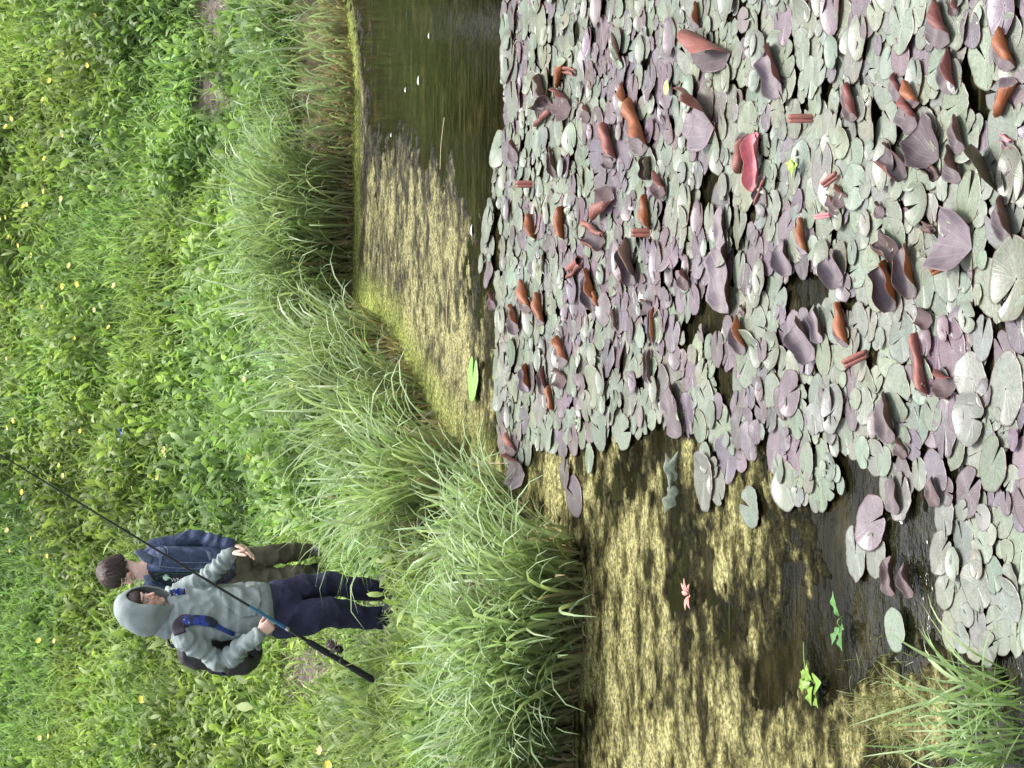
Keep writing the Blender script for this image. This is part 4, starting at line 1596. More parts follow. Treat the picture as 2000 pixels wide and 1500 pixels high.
def wr1(p):
    a = folds(.012, 8, 8, 13, .002, 45)(p)
    # gathered sleeve folds near the elbows and wrists
    for A, B in ((el_r, wr_r), (el_l, wr_l)):
        d = (B - A)
        t = (p - A).dot(d) / d.length_squared
        if -0.25 < t < 1.0 and (p - (A + d * t)).length < 0.1:
            a += 0.009 * math.sin(t * 30 + 4 * mnoise.noise(p * 12)) * math.exp(-((t - .45) / .45) ** 2)
    return a


hood_me = remesh(bm, 0.007, 3, wr1)
hoodie = link('hoodie', hood_me, HOOD, root1)
T1 = bvh(hood_me)

# hood: hollow shell open towards the face
bm = bmesh.new()
HB = Hc + Vector((-.012, 0, 0))
secs = []
prof = [(.112, -.012, .150, .092), (.090, .000, .165, .112), (.05, .008, .172, .128), (.0, .010, .172, .136), (-.05, .004, .166, .134), (-.095, -.006, .145, .118), (-.130, -.02, .105, .085), (-.148, -.03, .05, .04)]
for x, dz, hh, hw in prof:
    c = HB + hf * x + hu * (dz - .010)
    secs.append((c - hf * .0, hl * hw, hu * hh + hf * (-.035 if x > .08 else (-.02 if x > .0 else 0.0))))
ring_loft(bm, secs, 32, cap=False)
bm.verts.ensure_lookup_table()
last = [v for v in bm.verts][-32:]
bm.faces.new(last)
# lower part sags into a point under the chin
for v in bm.verts:
    d = v.co - HB
    z = d.dot(hu)
    x = d.dot(hf)
    if z < -.06:
        w = min(1, (-.06 - z) / .11)
        v.co += -hl * d.dot(hl) * (0.30 * w) - hf * (0.045 * w if x > 0 else -0.02 * w) - hu * .03 * w
    v.co += (d.normalized()) * (0.012 * mnoise.noise(v.co * 10) + 0.007 * (1 - 2 * abs(mnoise.noise(v.co * 17))) - .004)
bmesh.ops.subdivide_edges(bm, edges=bm.edges[:], cuts=1, use_grid_fill=True, smooth=0.6)
ho = bm_obj('hood', bm, HOOD, hoodie)
sm = ho.modifiers.new('thick', 'SOLIDIFY')
sm.thickness = 0.012
sm.offset = 0
sb = ho.modifiers.new('sub', 'SUBSURF')
sb.levels = sb.render_levels = 1
# cowl where the hood meets the shoulders
bm = bmesh.new()
cw = [PX(349, 1192, -.10), PX(336, 1214, -.06), PX(322, 1228, .03), PX(316, 1215, .12), PX(320, 1182, .13), PX(334, 1168, .04), PX(349, 1186, -.08)]
tube(bm, catmull(cw, 5), lerp_list([.008, .018, .024, .024, .022, .018, .008], 5), 10)
limb(bm, [PX(305, 1212, .03), PX(330, 1218, .03), PX(350, 1215, .0)], [.085, .10, .06])
cow = remesh(bm, 0.008, 5, folds(.006, 14, 14, 14))
o = link('hood_collar', cow, HOOD, hoodie)
# ribbed hem and cuffs
bm = bmesh.new()
ring_loft(bm, [(PX(511, 1190), tl * .180, tf * .137), (PX(518, 1190), tl * .182, tf * .139), (PX(526, 1190), tl * .177, tf * .133), (PX(529, 1190), tl * .165, tf * .12)], 28)
bm_obj('hem_band', bm, RIB, hoodie)
for W_, E_, nm in ((wr_r, el_r, 0), (wr_l, el_l, 1)):
    d = (W_ - E_).normalized()
    bm = bmesh.new()
    tube(bm, [W_ - d * .055, W_ - d * .03, W_ + d * .004], [.047, .046, .040], 18)
    bm_obj('cuff', bm, RIB, hoodie)


def surf_patch(name, tree, poly, off, mat, parent, thick=0.004):
    """closed patch lying on a garment, given by its outline in photo pixels"""
    xs = [p[0] for p in poly]
    ys = [p[1] for p in poly]
    st = 1.6
    pts = {}
    V, Q = [], []
    nx_ = int((max(xs) - min(xs)) / st) + 2
    ny_ = int((max(ys) - min(ys)) / st) + 2
    for i in range(nx_):
        for j in range(ny_):
            x, y = min(xs) + i * st, min(ys) + j * st
            if inside(poly, x + .01, y + .01):
                h = on_surf(tree, x, y, off)
                if h is not None:
                    pts[(i, j)] = len(V)
                    V.append(h)
    for (i, j) in list(pts):
        if (i + 1, j) in pts and (i, j + 1) in pts and (i + 1, j + 1) in pts:
            Q.append((pts[(i, j)], pts[(i, j + 1)], pts[(i + 1, j + 1)], pts[(i + 1, j)]))
    # keep the one connected piece
    root_ = list(range(len(V)))

    def fnd(a):
        while root_[a] != a:
            root_[a] = root_[root_[a]]
            a = root_[a]
        return a
    Q = [q_ for q_ in Q if max((V[q_[k_]] - V[q_[k_ - 1]]).length for k_ in range(4)) < .035]
    for q_ in Q:
        for k_ in range(3):
            root_[fnd(q_[k_])] = fnd(q_[k_ + 1])
    cnt = {}
    for q_ in Q:
        cnt[fnd(q_[0])] = cnt.get(fnd(q_[0]), 0) + 1
    if not cnt:
        return None
    best_ = max(cnt, key=cnt.get)
    Q = [q_ for q_ in Q if fnd(q_[0]) == best_]
    used_ = sorted({i_ for q_ in Q for i_ in q_})
    mp_ = {a: b for b, a in enumerate(used_)}
    V = [V[a] for a in used_]
    Q = [tuple(mp_[i_] for i_ in q_) for q_ in Q]
    if len(Q) < 2:
        return None
    me = bpy.data.meshes.new(name)
    me.from_pydata([list(v) for v in V], [], Q)
    me.polygons.foreach_set('use_smooth', np.ones(len(me.polygons), bool))
    o = link(name, me, mat, parent)
    s = o.modifiers.new('sm', 'SMOOTH')
    s.iterations = 6
    s = o.modifiers.new('thick', 'SOLIDIFY')
    s.thickness = thick
    s.offset = 0
    return o


surf_patch('pocket', T1, [(432, 1158), (446, 1148), (505, 1143), (512, 1175), (500, 1204), (470, 1208), (436, 1182)], .007, HOOD, hoodie, .008)
# white press emblem at the pocket edge stays a small pale tab
surf_patch('pocket_tab', T1, [(478, 1140), (498, 1138), (500, 1148), (480, 1150)], .012, mat_plain('pale_print', (0.55, 0.6, 0.6), .7), hoodie, .003)

# trousers
bm = bmesh.new()
ring_loft(bm, [(PX(508, 1190), tl * .155, tf * .115), (PX(535, 1190), tl * .168, tf * .128), (PX(560, 1189), tl * .165, tf * .125), (PX(585, 1187), tl * .13, tf * .10)], 22)
limb(bm, [PX(540, 1166, .07), PX(580, 1156, .06), PX(640, 1143, .05), PX(690, 1147, .06), PX(722, 1151, .06), PX(740, 1152, .06)], [.100, .098, .082, .074, .066, .062])
limb(bm, [PX(540, 1214, -.06), PX(590, 1208, -.07), PX(640, 1197, -.10), PX(690, 1202, -.08), PX(735, 1206, -.06), PX(752, 1207, -.06)], [.102, .104, .098, .080, .068, .064])
tr = remesh(bm, 0.007, 4, folds(.016, 7, 7, 8, .002, 40))
link('trousers', tr, NAVY, root1)
# trainers half hidden in the sedge
SHOE = mat_plain('dark_trainer', (0.030, 0.032, 0.038), 0.6, 0.3, 40, 0.3, 120)
SOLE = mat_plain('trainer_sole', (0.35, 0.35, 0.33), 0.7, 0.2, 40)


def shoe(root, ank, dirv, mat=SHOE, sole=SOLE):
    d = Vector((dirv[0], dirv[1], 0)).normalized()
    s = Z.cross(d)
    gz = float(tz(ank.x, ank.y))
    b = Vector((ank.x, ank.y, gz))
    bm = bmesh.new()
    ring_loft(bm, [(b - d * .085 + Z * .045, s * .026, Z * .030), (b - d * .06 + Z * .050, s * .036, Z * .045), (b + d * .0 + Z * .055, s * .040, Z * .050), (b + d * .07 + Z * .045, s * .043, Z * .038),
                   (b + d * .13 + Z * .036, s * .045, Z * .028), (b + d * .17 + Z * .030, s * .034, Z * .020), (b + d * .19 + Z * .026, s * .015, Z * .010)], 16)
    tube(bm, [b - d * .02 + Z * .07, b - d * .015 + Z * .13], [.045, .046], 14)
    sh = bm_obj('shoe', bm, mat, root)
    bm = bmesh.new()
    ring_loft(bm, [(b - d * .09 + Z * .012, s * .02, Z * .012), (b - d * .06 + Z * .012, s * .040, Z * .013), (b + Z * .012, s * .041, Z * .013), (b + d * .1 + Z * .012, s * .048, Z * .013),
                   (b + d * .17 + Z * .014, s * .037, Z * .012), (b + d * .197 + Z * .016, s * .014, Z * .009)], 14, power=4)
    so = bm_obj('sole', bm, sole, sh)
    so.matrix_parent_inverse = Matrix.Identity(4)
    # a little lacing
    bm = bmesh.new()
    for k in range(4):
        c = b + d * (.03 + .024 * k) + Z * (.098 - .010 * k)
        tube(bm, [c - s * .022 - Z * .006, c + Z * .002, c + s * .022 - Z * .006], [.003] * 3, 6)
    la = bm_obj('laces', bm, SOLE, sh)
    la.matrix_parent_inverse = Matrix.Identity(4)


shoe(root1, ank_l, tf + tl * .2)
shoe(root1, ank_r, tf - tl * .1)

# ------------------------------------------------------------------ backpack (worn, a thing of its own)
BLACK = mat_plain('black_nylon', (0.016, 0.016, 0.019), 0.55, 0.3, 30, 0.5, 240)
bl = NT('blue_printed_nylon')
tcb = bl.add('ShaderNodeTexCoord')
vo = bl.add('ShaderNodeTexVoronoi', feature='F1')
vo.inputs['Scale'].default_value = 34
bl.l(tcb.outputs['Object'], vo.inputs['Vector'])
nb = bl.noise(26, 2, 0.5, tcb.outputs['Object'])
r_a = bl.ramp(nb.outputs['Fac'], [(0.47, (0.010, 0.036, 0.27)), (0.50, (0.010, 0.012, 0.03))])
r_b = bl.ramp(vo.outputs['Distance'], [(0.20, 1.0), (0.26, 0.0)])
bl.l(bl.mix(r_b.outputs[0], r_a.outputs[0], (0.55, 0.60, 0.70)), bl.p.inputs['Base Color'])
bl.set(Roughness=0.55)
BLUEP = bl.m
BLUE = mat_plain('blue_webbing', (0.010, 0.032, 0.16), 0.6, 0.2, 60, 0.5, 300)
PURP = mat_plain('dark_padded_mesh', (0.055, 0.042, 0.060), 0.8, 0.2, 60, 0.5, 300)
bp0 = PX(432, 1195) - tf * .285 - tl * .035
rootb = empty('backpack', tuple(bp0))
tag(rootb, 'black backpack with blue patterned straps on the hooded person\'s back', 'backpack')
B_ = lambda x, y, z: bp0 + tl * x + tf * y + Z * z
bm = bmesh.new()
ring_loft(bm, [(B_(0, .02, .245), tl * .08, tf * .05), (B_(0, .01, .225), tl * .125, tf * .08), (B_(0, 0, .15), tl * .150, tf * .105), (B_(0, -.01, 0), tl * .158, tf * .125), (B_(0, -.015, -.14), tl * .158, tf * .135),
               (B_(0, -.01, -.235), tl * .150, tf * .125), (B_(0, 0, -.265), tl * .12, tf * .09)], 24, power=2.8)
bagme = remesh(bm, 0.008, 4, folds(.006, 9, 9, 11))
link('bag', bagme, BLACK, rootb)
bm = bmesh.new()
ring_loft(bm, [(B_(0, -.10, .08), tl * .09, tf * .03), (B_(0, -.115, .04), tl * .125, tf * .05), (B_(0, -.125, -.08), tl * .135, tf * .06), (B_(0, -.12, -.18), tl * .13, tf * .055), (B_(0, -.10, -.21), tl * .10, tf * .03)], 22, power=3)
link('front_pocket', remesh(bm, 0.008, 3, folds(.004, 12, 12, 12)), BLACK, rootb)
bm = bmesh.new()
ring_loft(bm, [(B_(-.145, .0, -.02), tl * .02, tf * .06), (B_(-.155, -.01, -.06), tl * .028, tf * .085), (B_(-.155, -.01, -.17), tl * .030, tf * .09), (B_(-.145, -.01, -.21), tl * .02, tf * .07)], 18, power=3)
link('side_pocket', remesh(bm, 0.007, 3), BLACK, rootb)
# haul loop
bm = bmesh.new()
tube(bm, catmull([B_(-.05, .07, .235), B_(-.035, .06, .30), B_(.035, .06, .30), B_(.05, .07, .235)], 4), [.012] * 13, 8)
bm_obj('haul_loop', bm, BLACK, rootb)


def strap(name, tree, pts, wpx, off, mat, parent, thick=.012, free=()):
    """flat strap following a garment: pts = photo pixels, wpx = width in pixels"""
    P = []
    for i, (x, y) in enumerate(pts):
        if i in free:
            P.append(free[i])
        else:
            h = on_surf(tree, x, y, off)
            if h is None:
                h = P[-1].copy() if P else PX(x, y, -.1)
            P.append(h)
    P = catmull(P, 4)
    bm = bmesh.new()
    secs = []
    for i, p in enumerate(P):
        t = (P[min(i + 1, len(P) - 1)] - P[max(i - 1, 0)]).normalized()
        nrm = -Vector(ray(1000, 750))
        nrm = (Vector(CAM) - p).normalized()
        w = t.cross(nrm).normalized()
        nn = w.cross(t).normalized()
        k = wpx[min(len(wpx) - 1, i * len(wpx) // len(P))]
        secs.append((p, w * (k * 0.5 / 318), nn * thick * .5))
    ring_loft(bm, secs, 12, power=3.5)
    return bm_obj(name, bm, mat, parent)


s1 = strap('shoulder_strap', T1, [(352, 1238), (349, 1228), (352, 1217), (361, 1211), (372, 1210)], [24, 24, 22, 20], .010, PURP, rootb, .016)
strap('shoulder_strap', T1, [(358, 1216), (372, 1212), (392, 1212), (410, 1216), (420, 1221)], [21, 20, 20, 16], .012, BLUEP, rootb, .016)
strap('webbing', T1, [(416, 1219), (430, 1226), (446, 1233), (458, 1239)], [10, 9, 9], .008, BLUE, rootb, .006)
strap('shoulder_strap', T1, [(334, 1163), (342, 1161), (352, 1159), (362, 1158)], [14, 14, 12], .014, BLUEP, rootb, .014)
# blue strap end and pale logo on the bag
TB = bvh(bagme)
surf_patch('logo_patch', TB, [(498, 1256), (514, 1252), (516, 1264), (504, 1274), (496, 1268)], .006, mat_plain('grey_print', (0.30, 0.32, 0.36), .7, .5, 90), rootb, .002)
bm = bmesh.new()
tube(bm, [B_(-.11, -.09, .02), B_(-.125, -.13, -.03), B_(-.10, -.165, -.10)], [(.022, .008)] * 3, 8)
bm_obj('compression_strap', bm, BLUE, rootb)

# ------------------------------------------------------------------ fishing rod
RODY = -.36
grip = PX(535, 1213, RODY)
butt = PX(728, 1328, RODY + .05)
ext = at_Y(-420, 634, Y1 + RODY - .25)
tip0 = at_Y(0, 888, Y1 + RODY - .12)
rootr = empty('fishing_rod', tuple(butt))
tag(rootr, 'long black fishing rod with blue band and spinning reel held by the hooded person', 'fishing rod')
CARB = mat_plain('black_carbon', (0.010, 0.012, 0.012), 0.3, 0.3, 20, 0, 80, 0.5)
FOAM = mat_plain('black_foam_grip', (0.018, 0.018, 0.020), 0.85, 0.3, 60, 0.5, 200, 0.3)
RBLUE = mat_plain('blue_lacquer', (0.012, 0.10, 0.22), 0.3, 0.2, 30, 0, 80, 0.6)
STEEL = mat_plain('steel', (0.5, 0.5, 0.5), 0.3, 0.1, 30, 0, 80, 0.5, 0.9)
rp_ = [butt + (grip - butt) * t for t in np.linspace(0, 1, 6)]
line = lambda px: None


def rodpt(px):
    """point of the straight rod whose photo x is px (0..728)"""
    a, b = (butt, grip) if px > 535 else (grip, tip0)
    lo, hi = 0.0, 1.0
    for _ in range(40):
        m = (lo + hi) / 2
        x = project(a.lerp(b, m))[0]
        if x > px:
            lo = m
        else:
            hi = m
    return a.lerp(b, (lo + hi) / 2)


bm = bmesh.new()
pts = [rodpt(x) for x in (612, 580, 535, 480, 400, 300, 200, 100, 1)] + [tip0.lerp(ext, t) for t in (.35, .7, 1)]
tube(bm, pts, [.0115, .0105, .0092, .0086, .0080, .0070, .0062, .0052, .0044, .0035, .003, .002], 10)
bm_obj('blank', bm, CARB, rootr)
bm = bmesh.new()
a_, b_ = rodpt(728), rodpt(600)
tube(bm, [a_.lerp(b_, t) for t in (0, .02, .3, .36, .40, .44, .60, .66, .70, .95, 1.0)], [.020, .0215, .021, .017, .020, .0195, .0165, .017, .021, .019, .0135], 14)
bm_obj('handle', bm, FOAM, rootr)
bm = bmesh.new()
tube(bm, [rodpt(x) for x in (562, 552, 520, 487)], [.0108, .0108, .0102, .0094], 12)
bm_obj('blue_band', bm, RBLUE, rootr)
bm = bmesh.new()
tube(bm, [rodpt(x) for x in (564, 558)], [.0116, .0114], 12)
bm_obj('ferrule', bm, STEEL, rootr)
for x, rr_ in ((404, .012), (248, .010), (120, .008), (40, .007)):
    c = rodpt(x)
    ax = (rodpt(max(1, x - 6)) - c).normalized()
    dn = (Vector((.25, -.35, -.9)) - ax * Vector((.25, -.35, -.9)).dot(ax)).normalized()
    sd = ax.cross(dn)
    bm = bmesh.new()
    ctr = c + dn * (.010 + rr_ * 1.6)
    ring = [ctr + dn * rr_ * math.cos(t) + sd * rr_ * math.sin(t) for t in np.linspace(0, 2 * math.pi, 17)]
    tube(bm, ring, [.0016] * 17, 6)
    tube(bm, [c - ax * .03, ctr - dn * rr_, c + ax * .015], [.002] * 3, 6)
    bm_obj('line_guide', bm, CARB, rootr)
# reel hanging off the handle on the river side
seat = rodpt(642)
rax = (rodpt(600) - seat).normalized()
off = at_Y(664, 1262, Y1 + RODY - .06) - seat
rd = (off - rax * off.dot(rax)).normalized()
rs_ = rax.cross(rd)
bm = bmesh.new()
RC = seat + rd * .085
tube(bm, [seat + rax * .035, seat, seat - rax * .035], [(.012, .006)] * 3, 10, ref=rd)
tube(bm, catmull([seat + rd * .015, seat + rd * .045 - rax * .012, RC - rax * .020], 4), [.008] * 9, 10)
ellip(bm, RC - rax * .022, rax * .028, rd * .028, rs_ * .022)
reel = bm_obj('reel', bm, CARB, rootr)
bm = bmesh.new()
for x0, x1, r0 in ((.012, .020, .031), (.020, .048, .024), (.048, .056, .030), (.056, .066, .016)):
    tube(bm, [RC + rax * x0, RC + rax * x1], [r0, r0], 20, round_ends=False)
sp = bm_obj('spool', bm, mat_plain('spool_line', (0.10, 0.075, 0.07), 0.35, 0.5, 50, 0, 80, 0.5), reel)
sp.matrix_parent_inverse = Matrix.Identity(4)
bm = bmesh.new()
arc = [RC + rax * (.03 + .020 * math.sin(t)) + (rd * math.cos(t) + rs_ * math.sin(t)) * .037 for t in np.linspace(-.3, math.pi + .3, 14)]
tube(bm, arc, [.0022] * 14, 6)
ba = bm_obj('bail', bm, STEEL, reel)
ba.matrix_parent_inverse = Matrix.Identity(4)
bm = bmesh.new()
tube(bm, [RC - rax * .02 - rs_ * .02, RC - rax * .02 - rs_ * .045, RC - rax * .055 - rs_ * .05], [.005, .004, .004], 8)
tube(bm, [RC - rax * .055 - rs_ * .048, RC - rax * .055 - rs_ * .075], [.010, .012], 10)
ha = bm_obj('crank_handle', bm, CARB, reel)
ha.matrix_parent_inverse = Matrix.Identity(4)

# ------------------------------------------------------------------ person behind in the denim jacket
g2 = ground(628, 1085)
Y2 = float(g2[1])
print('person2', g2)
root2 = empty('person', (float(g2[0]), Y2, float(g2[2])))
tag(root2, 'dark-haired person in open blue denim jacket and olive trousers, looking down', 'person', 'anglers on the bank')
QX = lambda x, y, dy=0.0: at_Y(x, y, Y2 + dy)
t2f, t2l, t2u = frame(rad(-22))
h2f, h2l, h2u = frame(rad(-50), rad(26))
# tilt of the head so that the crown leans away from the camera
H2 = QX(234, 1119, -.02)
DENIM = NT('denim')
tcd = DENIM.add('ShaderNodeTexCoord')
nd = DENIM.noise(9, 5, 0.65, tcd.outputs['Object'])
rdn = DENIM.ramp(nd.outputs['Fac'], [(0.30, (0.016, 0.023, 0.058)), (0.50, (0.036, 0.055, 0.120)), (0.68, (0.105, 0.14, 0.245))])
nd2 = DENIM.noise(260, 2, 0.6, tcd.outputs['Object'])
rd2 = DENIM.ramp(nd2.outputs['Fac'], [(0.3, 0.8), (0.7, 1.2)])
DENIM.l(DENIM.mix(1.0, rdn.outputs[0], rd2.outputs[0], 'MULTIPLY'), DENIM.p.inputs['Base Color'])
DENIM.set(Roughness=0.8)
DENIM.bump(nd2.outputs['Fac'], 0.4, 0.003)
DEN = DENIM.m
DENL = mat_plain('denim_faded_seam', (0.13, 0.16, 0.25), 0.8, 0.3, 40, 0.4, 200)
NTEE = mat_plain('dark_tee', (0.022, 0.026, 0.042), 0.8, 0.2, 20, 0.3, 160)
OLIVE = mat_plain('olive_cargo', (0.075, 0.066, 0.045), 0.8, 0.3, 10, 0.4, 160)

s2l, e2l, w2l = QX(296, 1076, .06), QX(382, 1054, .07), QX(452, 1066, -.06)
s2r, e2r, w2r = QX(300, 1160, -.06), QX(385, 1172, -.04), QX(445, 1164, -.14)
bm = bmesh.new()
head_geo(bm, H2, h2f, h2l, h2u)
nk = H2 - h2u * .07 - h2f * .03
tube(bm, [nk + Z * .03, QX(268, 1115, -.02), QX(288, 1113)], [.056, .058, .085], 14)
ring_loft(bm, [(QX(286, 1114), t2l * .11, t2f * .07), (QX(304, 1116), t2l * .165, t2f * .09), (QX(360, 1117), t2l * .15, t2f * .095), (QX(420, 1116), t2l * .135, t2f * .09), (QX(452, 1114), t2l * .145, t2f * .10), (QX(472, 1114), t2l * .11, t2f * .08)])
limb(bm, [s2l, e2l, w2l], [.050, .040, .027])
limb(bm, [s2r, e2r, w2r], [.050, .040, .027])
a2l, a2r = QX(603, 1074, .02), QX(606, 1118, -.10)
limb(bm, [QX(455, 1094), QX(525, 1085, -.03), a2l], [.08, .055, .035])
limb(bm, [QX(455, 1132), QX(525, 1130, -.06), a2r], [.08, .055, .035])
hand(bm, w2l, (-.05, -.3, -1), (-.9, -.2, .1), (.1, -1, -.1), [(20, 22, 12), (22, 26, 14), (24, 28, 16), (26, 30, 18), (34, 16, .25, .05)], 1.0)
hand(bm, w2r, (.35, -.4, -.85), (.9, .2, .3), (.1, -1, .1), [(24, 26, 14), (28, 28, 16), (28, 30, 16), (28, 32, 18), (34, 16, .25, .05)], 1.0)
me2 = remesh(bm, 0.0045, 2)
paint_skin(me2, [(H2, h2f, h2l, h2u)], (0.66, 0.44, 0.37))
link('body', me2, SKIN, root2)
eyes(root2, H2, h2f, h2l, h2u)
# hair: full mop with fringe
bm = bmesh.new()
ellip(bm, H2 + h2u * .048 - h2f * .026, h2f * .104, h2l * .088, h2u * .098)
ellip(bm, H2 + h2u * .0 - h2f * .060, h2f * .062, h2l * .078, h2u * .085)
cap_me = remesh(bm, .008, 2, lambda p: .004 * mnoise.noise(p * 40))
hair2 = link('hair', cap_me, HAIRM, root2)
crown = H2 + h2u * .135 - h2f * .04
bm = bmesh.new()
for k in range(800):
    th = random.uniform(0, 2 * math.pi)
    ce, se = math.cos(th), math.sin(th)
    front = ce
    lo = .010 if front > .55 else (-.040 if abs(se) > .6 and front > -.35 else -.115)
    lo += random.uniform(-.018, .018)
    if front > .15 and abs(se) > .5:
        lo = random.uniform(-.045, .02)
    pts = []
    rx, ry = .104 * random.uniform(1.0, 1.10), .089 * random.uniform(1.0, 1.10)
    cc = H2 + h2u * .048 - h2f * .026
    a0 = random.uniform(.05, .45)
    amax = math.acos(max(-1, min(1, (lo - .048) / .104)))
    for i in range(7):
        a = a0 + (amax - a0) * i / 6
        sw = th + .25 * (i / 6) * math.sin(k)
        down = 0
        sa = math.sin(min(a, math.pi / 2 + .25))
        pts.append(cc + h2f * (math.cos(sw) * rx * sa) + h2l * (math.sin(sw) * ry * sa) + h2u * (.106 * math.cos(a)))
    r0 = random.uniform(.0035, .007)
    tube(bm, pts, [r0 * .6, r0, r0, r0, r0, r0 * .8, r0 * .25], 5)
lk = bm_obj('hair_strands', bm, HAIRM, hair2)
lk.matrix_parent_inverse = Matrix.Identity(4)

# t-shirt, jacket shell with open front, sleeves
bm = bmesh.new()
ring_loft(bm, [(QX(284, 1114), t2l * .080, t2f * .062), (QX(290, 1114), t2l * .12, t2f * .085), (QX(304, 1116), t2l * .168, t2f * .105), (QX(350, 1117), t2l * .165, t2f * .118), (QX(410, 1116), t2l * .158, t2f * .118), (QX(448, 1114), t2l * .158, t2f * .12), (QX(456, 1114), t2l * .15, t2f * .112)], 24)
tee_me = remesh(bm, .007, 3, folds(.006, 10, 10, 8))
tee = link('t_shirt', tee_me, NTEE, root2)
bm = bmesh.new()
jsec = [(283, 1114, .105, .080), (289, 1115, .155, .105), (304, 1116, .190, .128), (340, 1117, .192, .142), (380, 1117, .188, .146), (420, 1116, .185, .146), (447, 1115, .180, .140), (455, 1115, .172, .134)]
rows = []
nj = 44
for k, (x, y, ra, rb) in enumerate(jsec):
    c = QX(x, y)
    gap0 = rad(24 + 12 * k / 7) if k else rad(34)
    row = []
    for j in range(nj):
        # angle measured from the front; opening sits slightly towards the viewer's left
        t = gap0 + (2 * math.pi - 2 * gap0) * j / (nj - 1) - rad(10)
        row.append(bm.verts.new(c + t2l * (ra * math.sin(t)) + t2f * (rb * math.cos(t)) + (t2l * math.sin(t) + t2f * math.cos(t)) * .010 * mnoise.noise(Vector((x * .045, t * 1.7, 3)))))
    rows.append(row)
for r0, r1 in zip(rows, rows[1:]):
    for j in range(nj - 1):
        bm.faces.new((r0[j], r0[j + 1], r1[j + 1], r1[j]))
jk = bm_obj('denim_jacket', bm, DEN, root2)
s_ = jk.modifiers.new('thick', 'SOLIDIFY')
s_.thickness = .010
s_ = jk.modifiers.new('sub', 'SUBSURF')
s_.levels = s_.render_levels = 1
jk_me = bpy.data.meshes.new_from_object(jk.evaluated_get(bpy.context.evaluated_depsgraph_get()))
TJ = BVHTree.FromPolygons([jk.matrix_world @ v.co for v in jk_me.vertices], [p.vertices for p in jk_me.polygons])


def sub(o):
    o.matrix_parent_inverse = Matrix.Identity(4)
    return o


for S, E, W_, d0 in ((s2l, e2l, w2l, 1), (s2r, e2r, w2r, -1)):
    bm = bmesh.new()
    limb(bm, [S - t2l * (d0 * .05), S, S.lerp(E, .5), E, E.lerp(W_, .55), W_], [.078, .080, .076, .072, .062, .052])

    def wr2(p, E=E, W_=W_):
        a = folds(.006, 9, 9, 12, .0015, 50)(p)
        d = W_ - E
        t = (p - E).dot(d) / d.length_squared
        return a + .006 * math.sin(t * 22 + 3 * mnoise.noise(p * 10)) * math.exp(-((t - .3) / .5) ** 2)
    slv = link('sleeve', remesh(bm, .007, 3, wr2), DEN, jk)
    sub(slv)
    d = (W_ - E).normalized()
    bm = bmesh.new()
    tube(bm, [W_ - d * .06, W_ - d * .02, W_ + d * .005], [.056, .055, .052], 18)
    sub(bm_obj('cuff', bm, DEN, jk))
# collar wings
for pl in ([(262, 1078), (272, 1072), (297, 1085), (299, 1090), (294, 1102), (282, 1098)], [(280, 1124), (292, 1122), (304, 1138), (296, 1150), (286, 1144)]):
    V = []
    c3 = [QX(x, y, -.135 + .0012 * (x - 280)) for x, y in pl]
    bm = bmesh.new()
    vs = [bm.verts.new(p) for p in c3]
    bm.faces.new(vs)
    bmesh.ops.triangulate(bm, faces=bm.faces[:])
    bmesh.ops.subdivide_edges(bm, edges=bm.edges[:], cuts=2, use_grid_fill=True)
    o = sub(bm_obj('collar', bm, DENL, jk))
    sd_ = o.modifiers.new('thick', 'SOLIDIFY')
    sd_.thickness = .010
    sd_.offset = 0


def seam(tree, pts, w, mat, name='seam', off=.004):
    P = [on_surf(tree, x, y, off) for x, y in pts]
    P = [p for p in P if p is not None]
    if len(P) < 2:
        return
    bm = bmesh.new()
    tube(bm, catmull(P, 3), [w] * (3 * (len(P) - 1) + 1), 6)
    sub(bm_obj(name, bm, mat, jk))


for pl in ([(304, 1079), (311, 1068), (322, 1070), (326, 1080), (318, 1092), (316, 1108), (310, 1108), (309, 1094)], [(400, 1074), (412, 1078), (416, 1096), (408, 1096)]):
    o = surf_patch('pocket_flap', TJ, pl, .004, DENL, jk, .005)
    if o:
        sub(o)
seam(TJ, [(305, 1080), (313, 1068), (324, 1070), (328, 1080), (320, 1091)], .004, DENL)
seam(TJ, [(340, 1098), (370, 1099), (400, 1099), (430, 1098)], .0035, DENL)
seam(TJ, [(300, 1104), (330, 1108), (360, 1110), (400, 1110), (440, 1109)], .004, DENL)
seam(TJ, [(444, 1074), (446, 1090), (446, 1106)], .006, DENL)
seam(TJ, [(298, 1128), (320, 1138), (345, 1146)], .004, DENL)
# print on the dark shirt: pale round emblem and white capitals running down
TT = bvh(tee_me)
GREENP = mat_plain('pale_green_print', (0.50, 0.72, 0.55), .7, .2, 60)
WHITEP = mat_plain('white_print', (0.62, 0.65, 0.68), .7, .15, 80)


def anychest(x, y, off):
    a, b = on_surf(TT, x, y, off), on_surf(TJ, x, y, off)
    c = Vector(CAM)
    if a is None:
        return b
    if b is None:
        return a
    return a if (a - c).length < (b - c).length else b


